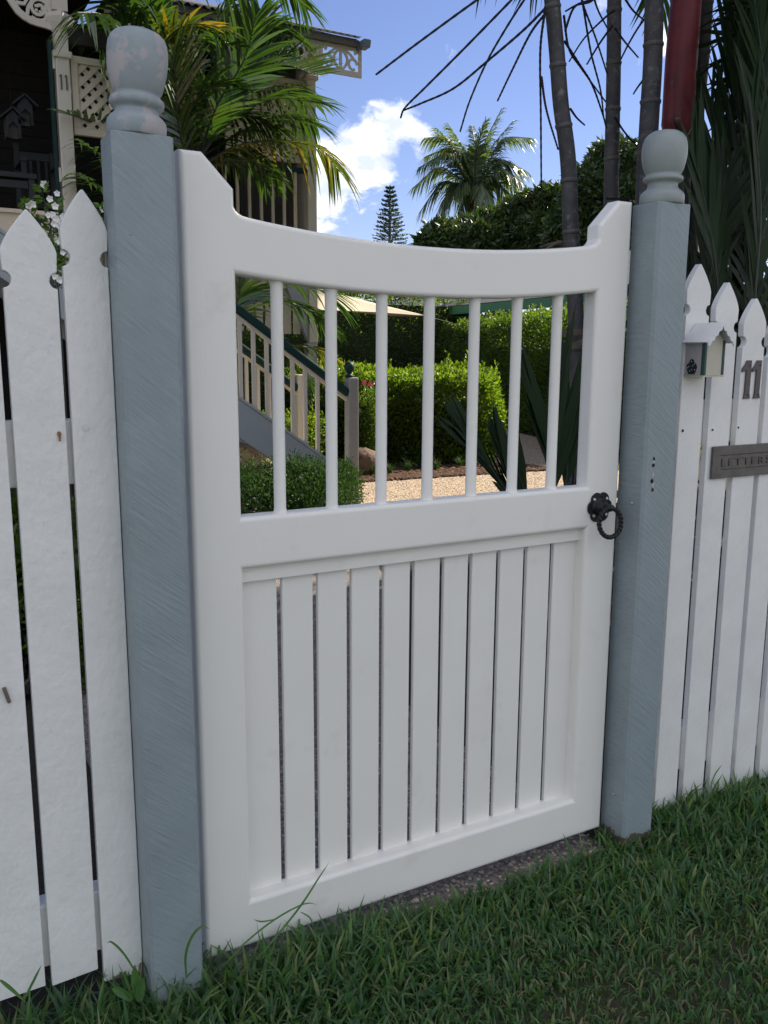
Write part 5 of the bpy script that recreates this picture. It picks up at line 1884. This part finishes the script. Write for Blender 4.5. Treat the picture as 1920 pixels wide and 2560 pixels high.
# ------------------------------------------------------------------ ringed palms right of the gate
def ringed_palm(label, pix, y, rads, group=None, red=None, below=None, name='ringed_palm'):
    base = aty(*pix[-1], y)
    pts = [aty(px, py, y) for px, py in pix]
    last = pts[-1]
    prev = pts[-2]
    ground = Vector((last.x + (last.x - prev.x) * 0.25, y, GZ))
    pts = pts + [ground]
    top0, top1 = pts[0], pts[1]
    t = empty(name, tuple(ground), label, 'palm', group)
    C = bez(pts[::-1], 90)
    # extend above the frame
    up = (C[-1] - C[-8]).normalized()
    up = (up + Vector((0, 0, 0.6))).normalized()
    crown = C[-1] + up * 1.9
    C2 = C + [C[-1] + up * 1.9 * i / 20 for i in range(1, 21)]
    n = len(C2)
    wpart(MB().tube(C2, [rads * (1.12 - 0.2 * i / n) for i in range(n)], 14), 'stem', M['palm_stem'], t, smooth='all')
    z = 0.22
    acc = 0
    step = 0.30
    lastp = C2[0]
    for i in range(1, n - 1):
        acc += (C2[i] - lastp).length
        lastp = C2[i]
        if acc > step:
            acc = 0
            step = 0.30 * random.uniform(0.8, 1.1)
            tdir = (C2[i + 1] - C2[i - 1]).normalized()
            rr = rads * (1.12 - 0.2 * i / n)
            tilt = Vector((random.uniform(-.05, .05), random.uniform(-.05, .05), 1)).normalized()
            tdir = (tdir + tilt * 0.5).normalized()
            ring = MB().tube([C2[i] - tdir * 0.016, C2[i] - tdir * 0.005, C2[i] + tdir * 0.004, C2[i] + tdir * 0.011], [rr * 1.0, rr * 1.10, rr * 1.11, rr * 1.005], 14)
            wpart(ring, 'ring', M['palm_ring'], t, smooth='all')
    return t, C2, crown


GP = 'ringed palms behind the right fence'
t1, c1, k1 = ringed_palm('leaning dark ringed palm stem nearest the gate dip, drooping flower strands on it', [(1378, -20), (1392, 130), (1402, 260), (1420, 400), (1428, 600), (1438, 760), (1444, 1000)], 2.35, 0.041, GP)
t2, c2, k2 = ringed_palm('straight slim dark ringed palm stem rising behind the latch side of the gate', [(1536, -20), (1534, 180), (1530, 380), (1528, 520), (1527, 900)], 2.75, 0.043, GP)
t3, c3, k3 = ringed_palm('stout dark ringed palm stem just left of the right ball top', [(1636, -20), (1632, 150), (1622, 320), (1614, 480), (1600, 900)], 2.30, 0.052, GP)
t4, c4, k4 = ringed_palm('palm with a red crownshaft above the right ball top', [(1712, -40), (1706, 150), (1690, 320), (1686, 500), (1680, 900)], 2.45, 0.050, GP)
t5, c5, k5 = ringed_palm('thin dark palm stem just right of the red crownshaft', [(1768, -20), (1758, 130), (1742, 300), (1730, 500), (1722, 900)], 2.9, 0.044, GP)

# red crownshaft sleeve on the fourth stem
pts = [aty(1688, 345, 2.43), aty(1694, 300, 2.43), aty(1702, 170, 2.43), aty(1712, 40, 2.43), aty(1720, -60, 2.43), aty(1724, -200, 2.43)]
wpart(MB().tube(bez(pts, 30), [0.060 + 0.030 * min(1, i / 5) - 0.012 * max(0, (i - 14) / 16) for i in range(31)], 18), 'crownshaft', M['crownshaft_red'], t4, smooth='all')
# green sheath stub and loose dead strips round the first stem
for (a, b) in (((1395, 832), (1470, 830)), ((1398, 878), (1472, 848))):
    p0, p1 = aty(*a, 2.27), aty(*b, 2.25)
    wpart(MB().bar(p0, p1, 0.012, 0.03), 'dead_strip', M['dead_frond'], t1)
for (a, b) in (((1330, 640), (1445, 600)), ((1350, 618), (1440, 610)), ((1300, 655), (1430, 618))):
    p0, p1 = aty(*a, 2.45), aty(*b, 2.38)
    wpart(MB().tube([p0, p0.lerp(p1, 0.5) + Vector((0, 0, 0.02)), p1], [0.004, 0.008, 0.012], 5), 'dead_strip', M['dead_frond'], t1)
p0, p1 = aty(1515, 497, 2.6), aty(1592, 497, 2.5)
wpart(MB().bar(p0, p1, 0.012, 0.012), 'wire', M['strand'], t2)


def strands(t, lst, y, name='flower_strand'):
    for k, pix in enumerate(lst):
        dy = random.uniform(-0.25, 0.25)
        n = len(pix)
        pts = [aty(px, py, y + dy * (i / (n - 1))) for i, (px, py) in enumerate(pix)]
        C = bez(pts, 48)
        m = len(C)
        r = [(0.0062 - 0.0022 * i / m) * (1.0 + (0.22 if i % 2 else 0.0)) for i in range(m)]
        wpart(MB().tube(C, r, 6), name, M['strand'], t, smooth='all')


X = lambda x, y: (860 + x * 0.639, y * 0.639)
strands(t1, [
    [X(790, 30), X(700, 120), X(560, 240), X(430, 345), X(300, 405), X(232, 432)],
    [X(790, 50), X(730, 130), X(660, 270), X(600, 396)],
    [X(786, 40), X(768, 200), X(770, 450), X(772, 740)],
    [X(772, 300), X(792, 430), X(838, 586)],
    [X(900, -160), X(640, -80), X(520, 0), X(300, 160), X(125, 292)],
    [X(900, -150), X(740, -90), X(655, 0), X(470, 190), X(320, 340), X(240, 420), X(221, 462)],
    [X(900, -140), X(780, -90), X(705, 0), X(610, 150), X(550, 260), X(490, 400), X(454, 516)],
    [X(1000, -60), X(970, 2), X(910, 20), X(865, 45)],
], 2.33)
strands(t2, [
    [X(925, -80), X(930, 0), X(985, 150), X(1030, 290)],
    [X(915, -80), X(935, 20), X(965, 200), X(1003, 350), X(1016, 462)],
    [X(860, 60), X(880, 190), X(930, 270), X(1025, 400)],
    [X(1060, 40), X(1020, 70), X(940, 150), X(880, 242)],
    [X(885, 425), X(910, 460), X(942, 490)],
    [X(1060, 110), X(1100, 165), X(1152, 226)],
    [X(1260, -20), X(1170, 82), X(1120, 160), X(1083, 232)],
    [X(1090, -20), X(1130, 40), X(1175, 80)],
    [X(1050, 100), X(1000, 170), X(950, 252)],
    [X(1060, 460), X(1100, 520), X(1155, 580)],
    [X(862, 160), X(920, 250), X(970, 330), X(1010, 440), X(1026, 500)],
    [X(960, -80), X(990, 30), X(1030, 110)],
    [X(1180, 300), X(1150, 340), X(1132, 368)],
    [X(865, 120), X(900, 30), X(960, 0), X(1060, -40)],
], 2.62)

dp, ds = M['dark_palm'], M['palm_green_stem']


def crown(t, c, n, ln, seed, m='dark_palm', el0=-5, el1=70, L=0.62, W=0.055, nl=26, az0=0):
    rd = random.Random(seed)
    for k in range(n):
        az = az0 + 2 * math.pi * k / n + rd.uniform(-0.3, 0.3)
        el = R(rd.uniform(el0, el1))
        out = Vector((math.cos(az), math.sin(az), 0))
        l = ln * rd.uniform(0.8, 1.15)
        p0 = Vector(c)
        p1 = p0 + (out * math.cos(el) + Vector((0, 0, 1)) * math.sin(el)) * l * 0.4
        p2 = p0 + out * math.cos(el) * l * 0.75 + Vector((0, 0, math.sin(el) * l * 0.55))
        p3 = p0 + out * math.cos(el) * l * 0.98 + Vector((0, 0, math.sin(el) * l * 0.35 - 0.25 * l))
        frond('frond', [p0, p1, p2, p3], M[m], ds, t, L=L, W=W, n=nl, ang=58, droop=0.45, vee=10, seed=seed * 50 + k, seg=3)


for t, c, sd in ((t1, k1, 1), (t2, k2, 2), (t3, k3, 3), (t4, k4 + Vector((0, 0, 0.3)), 4), (t5, k5, 5)):
    crown(t, c, 9, 2.1, sd)


def sucker(label, base, fronds, name='palm_clump', group=None):
    t = empty(name, base, label, 'palm', group)
    for i, (pts, kw) in enumerate(fronds):
        frond('frond', pts, M[kw.pop('m', 'dark_palm')], ds, t, **kw)
    return t


# young palm whose stiff leaf stands in the gate's opening, another leaf leaning left
def pix(lst, ya, yb):
    n = len(lst)
    return [aty(px, py, ya + (yb - ya) * i / (n - 1)) for i, (px, py) in enumerate(lst)]


b1 = aty(1385, 1400, 1.75)
sucker('young dark palm with stiff fanned leaf standing inside the gate', (b1.x, 1.75, GZ), [
    (pix([(1385, 1420), (1388, 1240), (1385, 1130), (1372, 1050)], 1.75, 1.75), dict(L=0.64, W=0.052, n=13, ang=30, droop=0.02, vee=6, seed=61, start=0.40, up=(0.1, -1, 0.1))),
    (pix([(1400, 1420), (1412, 1240), (1420, 1120), (1425, 1040)], 1.80, 1.85), dict(L=0.54, W=0.05, n=11, ang=26, droop=0.02, vee=6, seed=62, start=0.40, up=(0.1, -1, 0.1))),
    (pix([(1370, 1420), (1330, 1300), (1300, 1200), (1280, 1130)], 1.75, 1.7), dict(L=0.30, W=0.06, n=6, ang=16, droop=0.04, vee=4, seed=63, start=0.3, up=(0.2, -1, 0.3))),
    (pix([(1400, 1430), (1440, 1300), (1462, 1180), (1470, 1080)], 1.85, 1.95), dict(L=0.42, W=0.045, n=8, ang=26, droop=0.02, vee=6, seed=64, start=0.35, up=(0.1, -1, 0.1))),
])
b2 = aty(1330, 1400, 1.6)
sucker('low dark palm leaf leaning left across the gravel inside the gate', (b2.x, 1.6, GZ), [
    (pix([(1345, 1420), (1300, 1290), (1240, 1190), (1180, 1110)], 1.62, 1.55), dict(L=0.42, W=0.052, n=11, ang=20, droop=0.04, vee=4, seed=65, start=0.45, up=(0.5, -1, 0.6))),
    (pix([(1350, 1430), (1310, 1300), (1275, 1200), (1250, 1110)], 1.62, 1.6), dict(L=0.32, W=0.056, n=9, ang=16, droop=0.03, vee=4, seed=66, start=0.45, up=(0.5, -1, 0.4))),
])

# dense leaves at the right edge
RB = (2.75, 1.6, GZ)
fr = []
rd = random.Random(99)
fr.append((pix([(1812, 980), (1796, 760), (1782, 620), (1756, 480), (1738, 400)], 1.55, 1.5), dict(L=0.52, W=0.052, n=17, ang=34, droop=0.06, vee=8, seed=71, start=0.18, up=(0.3, -1, 0.2), r0=0.012)))
fr.append((pix([(1880, 1000), (1885, 760), (1900, 560), (1895, 400), (1880, 250)], 1.5, 1.5), dict(L=0.60, W=0.052, n=18, ang=34, droop=0.06, vee=8, seed=72, start=0.15, up=(0.2, -1, 0.2))))
fr.append((pix([(1760, 980), (1740, 800), (1715, 690), (1690, 590), (1672, 520)], 1.65, 1.6), dict(L=0.36, W=0.046, n=13, ang=50, droop=0.25, vee=8, seed=73, start=0.2, up=(0.4, -1, 0.3))))
fr.append((pix([(1830, 1000), (1850, 700), (1860, 500), (1850, 300), (1838, 150)], 1.9, 1.95), dict(L=0.66, W=0.055, n=20, ang=30, droop=0.05, vee=8, seed=74, start=0.15, up=(0.1, -1, 0.2))))
fr.append((pix([(1940, 1000), (1940, 700), (1930, 400), (1905, 150), (1880, -50)], 1.7, 1.8), dict(L=0.66, W=0.055, n=22, ang=34, droop=0.25, vee=8, seed=75, start=0.1, up=(0.1, -1, 0.2))))
fr.append((pix([(1790, 1000), (1770, 800), (1780, 640), (1800, 520), (1815, 430)], 1.75, 1.75), dict(L=0.50, W=0.05, n=16, ang=36, droop=0.08, vee=8, seed=76, start=0.15, up=(0.1, -1, 0.2))))
fr.append((pix([(1740, 1000), (1735, 850), (1745, 720), (1770, 600), (1800, 560)], 1.8, 1.9), dict(L=0.45, W=0.05, n=15, ang=45, droop=0.3, vee=8, seed=77, start=0.15, up=(0.2, -1, 0.3))))
sucker('crowded dark broad leaved palm behind the first right pickets', RB, fr)
fr = []
fr.append((pix([(1900, 1000), (1880, 700), (1850, 420), (1835, 180), (1828, -60)], 2.4, 2.5), dict(L=0.75, W=0.06, n=24, ang=26, droop=0.05, vee=8, seed=81, start=0.1, up=(0.1, -1, 0.2))))
fr.append((pix([(1960, 900), (1930, 500), (1890, 200), (1862, -60)], 2.2, 2.4), dict(L=0.75, W=0.06, n=24, ang=28, droop=0.1, vee=8, seed=82, start=0.1, up=(0.1, -1, 0.2))))
fr.append((pix([(1850, 900), (1820, 700), (1800, 480), (1790, 330), (1775, 240)], 2.3, 2.4), dict(L=0.55, W=0.055, n=18, ang=32, droop=0.05, vee=8, seed=83, start=0.1, up=(0.1, -1, 0.2))))
fr.append((pix([(2050, 800), (2000, 400), (1950, 150), (1900, 0)], 2.0, 2.0), dict(L=0.7, W=0.05, n=26, ang=60, droop=0.5, vee=8, seed=84, start=0.1)))
fr.append((pix([(1820, 1000), (1780, 880), (1740, 790), (1690, 760)], 2.2, 2.2), dict(L=0.5, W=0.055, n=15, ang=45, droop=0.25, vee=8, seed=85, start=0.1, up=(0.1, -1, 0.3))))
fr.append((pix([(1860, 1100), (1840, 900), (1800, 760), (1760, 640)], 2.1, 2.1), dict(L=0.6, W=0.06, n=18, ang=42, droop=0.25, vee=8, seed=86, start=0.1, up=(0.1, -1, 0.3))))
fr.append((pix([(1900, 1100), (1900, 900), (1880, 760), (1860, 640)], 1.9, 1.9), dict(L=0.6, W=0.06, n=18, ang=42, droop=0.25, vee=8, seed=87, start=0.1, up=(0.1, -1, 0.3))))
sucker('tall dark palm leaves massed at the right edge', (3.4, 2.3, GZ), fr)

# the row of palms goes on along the fence to the right
for i, (x, y, h) in enumerate(((4.9, 1.7, 4.6), (6.3, 2.3, 5.6), (5.6, 3.4, 5.2), (7.6, 1.9, 5.0), (7.2, 3.6, 6.2), (4.2, 2.9, 5.4), (8.8, 3.0, 5.6), (6.7, 4.5, 5.2))):
    t = empty('ringed_palm', (x, y, GZ), ('palm nearest the right edge of the row along the fence', 'second palm of the fence row past the right edge', 'inner palm of the row behind the second one', 'third palm of the fence row further right', 'tallest palm set back behind the fence row', 'palm set back just behind the red crownshaft palm', 'farthest palm at the end of the fence row', 'palm standing deepest in the garden behind the fence row')[i], 'palm', 'palms of the row further along the fence')
    C = bez([(x, y, GZ), (x + 0.05, y, h * 0.5), (x - 0.1, y + 0.05, h)], 40)
    wpart(MB().tube(C, [0.055 - 0.012 * j / 40 + (0.006 if j % 4 == 0 else 0) for j in range(41)], 10), 'stem', M['palm_stem'], t, smooth='all')
    crown(t, C[-1], 12, 2.3, 30 + i, L=0.62, W=0.075, nl=26)
    if i < 4:
        crown(t, Vector((x, y, GZ + 0.5)), 9, 2.2, 60 + i, L=0.6, W=0.075, nl=22, el0=35, el1=80)


# ------------------------------------------------------------------ far trees
def coconut():
    q = atd(1185, 470, 38)
    base = Vector((q.x - 0.1, q.y, GZ))
    t = empty('coconut_palm', tuple(base), 'distant feathery palm with round crown standing above the dark trees', 'tree', None)
    C = bez([base, Vector((q.x - 0.15, q.y, q.z * 0.5)), q], 30)
    wpart(MB().tube(C, [0.25 - 0.07 * i / 30 for i in range(31)], 10), 'trunk', M['bark_grey'], t, smooth='all')
    wpart(MB().tube([q + Vector((0, 0, -1.05)), q + Vector((0, 0, -0.15))], [0.23, 0.28], 10), 'sheath', M['dead_frond'], t)
    for dx, dy, dz in ((0.2, -0.1, -0.5), (-0.05, -0.25, -0.55), (0.12, -0.22, -0.75), (-0.2, -0.1, -0.6), (0.0, -0.2, -0.95)):
        wpart(MB().blob((q.x + dx, q.y + dy * 1.45, q.z + dz * 1.45), (0.14, 0.14, 0.18), 2, 0.05, 3), 'coconut', M['coconut_brown'], t)
    tips = [(1045, 420), (1320, 430), (1085, 560), (1090, 320), (1285, 300), (1060, 345), (1032, 470), (1046, 535), (1100, 545), (1330, 345), (1330, 475), (1290, 545), (1230, 540), (1255, 270), (1120, 310), (1180, 315), (1240, 560), (1065, 390), (1300, 420), (1320, 500), (1150, 545), (1215, 300)]
    for k, (px, py) in enumerate(tips):
        e = atd(px, py, 38 + random.uniform(-2, 2))
        m = q.lerp(e, 0.55) + Vector((0, random.uniform(-.3, .3), 0.42 + 0.15 * ((e - q).length)))
        if py < 330:
            m = q.lerp(e, 0.5) + Vector((-0.15 if px > 1185 else 0.15, 0, 0.25))
        frond('frond', [q, q.lerp(m, 0.55) + Vector((0, 0, 0.1)), m, e], M['coco'], M['palm_green_stem'], t, L=0.98, W=0.085, n=66, ang=56, droop=0.6, vee=-6, seed=300 + k, start=0.08, r0=0.05, seg=2)
    return t


coconut()


def norfolk():
    q = atd(975, 462, 60)
    base = Vector((q.x, q.y, GZ))
    t = empty('norfolk_pine', tuple(base), 'small distant cone shaped pine standing against the cloud', 'tree')
    wpart(MB().tube([base, q], [0.3, 0.03], 8), 'trunk', M['bark_grey'], t)
    P, D = [], []
    bm_ = MB()
    z = q.z - 0.3
    w = 0.1
    rd = random.Random(5)
    while z > 2.0:
        rad = 0.14 + (q.z - z) * 0.32
        nb = 7
        a0 = rd.uniform(0, 6.28)
        for k in range(nb):
            a = a0 + 6.283 * k / nb + rd.uniform(-0.15, 0.15)
            r1 = rad * rd.uniform(0.8, 1.1)
            p0 = Vector((q.x, q.y, z))
            p1 = p0 + Vector((math.cos(a) * r1, math.sin(a) * r1, -0.02 * r1 + 0.12))
            bm_.tube([p0, p0.lerp(p1, 0.6) + Vector((0, 0, -0.06)), p1], [0.02, 0.015, 0.006], 4)
            for i in range(26):
                u = 0.25 + 0.75 * i / 25
                p = p0.lerp(p1, u)
                sd = Vector((-math.sin(a), math.cos(a), 0))
                P.append(p)
                D.append(sd * rd.choice((-1, 1)) * 0.8 + Vector((math.cos(a), math.sin(a), 0)) * 0.6 + Vector((0, 0, rd.uniform(0.0, 0.8))))
        z -= rd.uniform(0.26, 0.34)
    wpart(bm_, 'branch', M['bark_grey'], t)
    P = np.array(P)
    leaves('foliage', P - np.array(base), np.array(D), rng.uniform(0.12, 0.26, len(P)), np.full(len(P), 0.09), M['pine'], t, fold=0.1)


norfolk()


def round_tree(label, lobes, dist, n, leaf, m, trunk_px, name='mango_tree'):
    """dense crown made of lobes given by picture spots at a distance: (px, py, radius px, depth offset)"""
    c0 = atd(*trunk_px, dist)
    base = Vector((c0.x, c0.y, GZ))
    t = empty(name, tuple(base), label, 'tree')
    cz = c0.z
    tr = MB()
    tr.tube([base, base.lerp(c0, 0.5), c0], [0.35, 0.28, 0.15], 9)
    PP, NN = [], []
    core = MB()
    for i, (px, py, rp, dd) in enumerate(lobes):
        c = atd(px, py, dist + dd)
        r = rp * (dist + dd) / FPX
        tr.tube([base.lerp(c0, 0.55), base.lerp(c0, 0.7).lerp(c, 0.6), c], [0.1, 0.06, 0.03], 6)
        k = int(n * rp ** 2 / sum(l[2] ** 2 for l in lobes))
        v = unit(rng.normal(size=(k, 3)))
        bumpy = 1 + 0.10 * np.sin(v[:, 0] * 7 + i) * np.sin(v[:, 1] * 8 + 2 * i) + 0.09 * np.sin(v[:, 2] * 11 + v[:, 0] * 9 + i)
        rr = r * bumpy * (1 - rng.beta(1.1, 3.5, k) * 0.35)
        PP.append(np.array(c) + v * rr[:, None])
        NN.append(v)
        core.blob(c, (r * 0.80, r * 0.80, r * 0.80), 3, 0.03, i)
    P = np.concatenate(PP)
    V = np.concatenate(NN)
    D = unit(V * 0.5 + rng.normal(size=V.shape) * 0.6 + np.array([0, 0, -0.25]))
    L = leaf * rng.uniform(0.65, 1.3, len(P))
    leaves('crown', P - np.array(base), D, L, L * 0.36, M[m], t)
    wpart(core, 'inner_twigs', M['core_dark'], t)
    wpart(tr, 'trunk', M['bark_grey'], t)
    return t


round_tree('broad dark round headed tree below the distant feathery palm',
           [(1105, 604, 50, 0), (1165, 604, 56, 1), (1075, 622, 40, -0.5), (1230, 590, 62, 0), (1300, 560, 66, 0.5), (1370, 540, 72, 0), (1340, 620, 80, -0.5), (1200, 640, 80, -0.5), (1120, 665, 60, 0), (1430, 580, 75, 0)], 34, 30000, 0.30, 'mango', (1270, 700))
round_tree('tall dark dense tree behind the ringed palm stems',
           [(1480, 500, 76, 0), (1530, 425, 68, 0.5), (1590, 440, 80, 0), (1450, 580, 80, 0), (1550, 540, 90, -0.5), (1640, 520, 90, 0), (1700, 450, 80, 0.5), (1620, 640, 100, 0), (1760, 560, 100, 0)], 29, 36000, 0.26, 'mango', (1560, 760))

def shade_tree():  # added beyond the frame so that its crown keeps sun off the lawn
    c = Vector((7.3, 0.1, 4.6))
    t = empty('shade_tree', (7.6, -0.6, GZ), 'broad leafy tree added out of view to shade the lawn', 'tree')
    tr = MB()
    tr.tube(bez([(7.6, -0.6, GZ), (7.65, -0.55, 1.6), (7.6, -0.4, 3.4)], 12), [0.17 - 0.004 * i for i in range(13)], 10)
    PP, VV = [], []
    for i in range(26):
        a = i * 2.4
        q = Vector((c.x + 1.75 * math.cos(a) * (0.3 + 0.7 * (i % 3) / 2), c.y + 1.9 * math.sin(a) * (0.3 + 0.7 * (i % 3) / 2), c.z + random.uniform(-0.9, 1.3)))
        tr.tube(bez([(7.62, -0.45, 2.6), (Vector((7.6, -0.4, 3.4)) * 0.5 + q * 0.5), q], 8), [0.08 - 0.008 * j for j in range(9)], 6)
        v = unit(rng.normal(size=(900, 3)))
        PP.append(np.array(q) + v * (0.95 * rng.beta(4, 1.2, (900, 1))))
        VV.append(v)
    P = np.concatenate(PP)
    V = np.concatenate(VV)
    D = unit(V * 0.5 + rng.normal(size=V.shape) * 0.6)
    L = 0.15 * rng.uniform(0.7, 1.3, len(P))
    leaves('crown', P - np.array(t.location), D, L, L * 0.5, M['mango'], t)
    wpart(tr, 'trunk', M['bark_grey'], t, smooth='all')


shade_tree()

# small garden light stake with white cap inside the gate
q = aty(1437, 1085, 2.1)
g = empty('garden_stake', (q.x, 2.1, GZ), 'thin dark stake with a white cap by the palm inside the gate', 'stake')
wpart(MB().tube([(q.x, 2.1, GZ), (q.x, 2.1, q.z - 0.02)], 0.006, 8), 'rod', M['black_iron'], g)
wpart(MB().lathe([(0.009, -0.02), (0.0095, 0.01), (0.005, 0.016)], (q.x, 2.1, q.z), 12), 'cap', M['dot_white'], g)

# ------------------------------------------------------------------ stray grass by the gate
def weed(label, parts, m='grass'):
    p0 = parts[0][0][0]
    t = empty('grass_stalk', (p0.x, p0.y, GZ), label, 'weed', None)
    for pts, w in parts:
        C = bez(pts, 16)
        vs, fs = [], []
        for i, c in enumerate(C):
            u = i / 16
            tg = (C[min(i + 1, 16)] - C[max(i - 1, 0)]).normalized()
            s = tg.cross(Vector((0.2, -1, 0.25)))
            s = s.normalized() if s.length > 1e-3 else Vector((1, 0, 0))
            ww = w * (0.35 + 0.65 * math.sin(math.pi * min(1, u * 1.05)) ** 0.6) * (1 - u ** 6)
            vs += [c - s * ww / 2, c - s * 0.0 + Vector((0, ww * 0.25, 0)), c + s * ww / 2]
        for i in range(16):
            fs += [(3 * i, 3 * i + 1, 3 * i + 4, 3 * i + 3), (3 * i + 1, 3 * i + 2, 3 * i + 5, 3 * i + 4)]
        wpart(MB().add(vs, fs), 'leaf_blade', M[m], t)
    return t


def wp(lst, y):
    return [aty(px, py, y) for px, py in lst]


weed('long grass stalk leaning right across the gate bottom rail', [
    (wp([(640, 2400), (700, 2330), (755, 2260), (800, 2190), (826, 2152)], -0.07), 0.005),
    (wp([(555, 2420), (610, 2360), (685, 2300), (760, 2260), (796, 2262)], -0.075), 0.004),
    (wp([(688, 2298), (655, 2304), (632, 2298)], -0.075), 0.003),
    (wp([(752, 2280), (775, 2295), (786, 2325)], -0.072), 0.003),
])
weed('curved single grass blade in front of the left post base', [(wp([(466, 2445), (464, 2390), (478, 2345), (502, 2318), (526, 2322)], -0.085), 0.006)])
weed('young grass stalk growing up between the right pickets', [(wp([(1770, 2085), (1778, 2030), (1800, 1990)], -0.03), 0.004), (wp([(1778, 1960), (1788, 1935), (1806, 1910)], -0.02), 0.006), (wp([(1772, 2040), (1750, 2000), (1728, 1980)], -0.03), 0.006), (wp([(1774, 2050), (1760, 2020), (1776, 2000)], -0.04), 0.008)])
weed('broad leaved weed between the left picket and post base', [(wp([(345, 2500), (338, 2450), (335, 2412)], -0.075), 0.016), (wp([(350, 2505), (352, 2470), (358, 2445)], -0.08), 0.018), (wp([(330, 2500), (300, 2480), (278, 2470)], -0.075), 0.014)])
weed('long thin grass blades bending before the left pickets', [(wp([(60, 2500), (85, 2450), (105, 2410)], -0.05), 0.005), (wp([(0, 2450), (25, 2470), (70, 2510)], -0.06), 0.006), (wp([(345, 2440), (310, 2385), (280, 2356), (266, 2358)], -0.05), 0.004)])
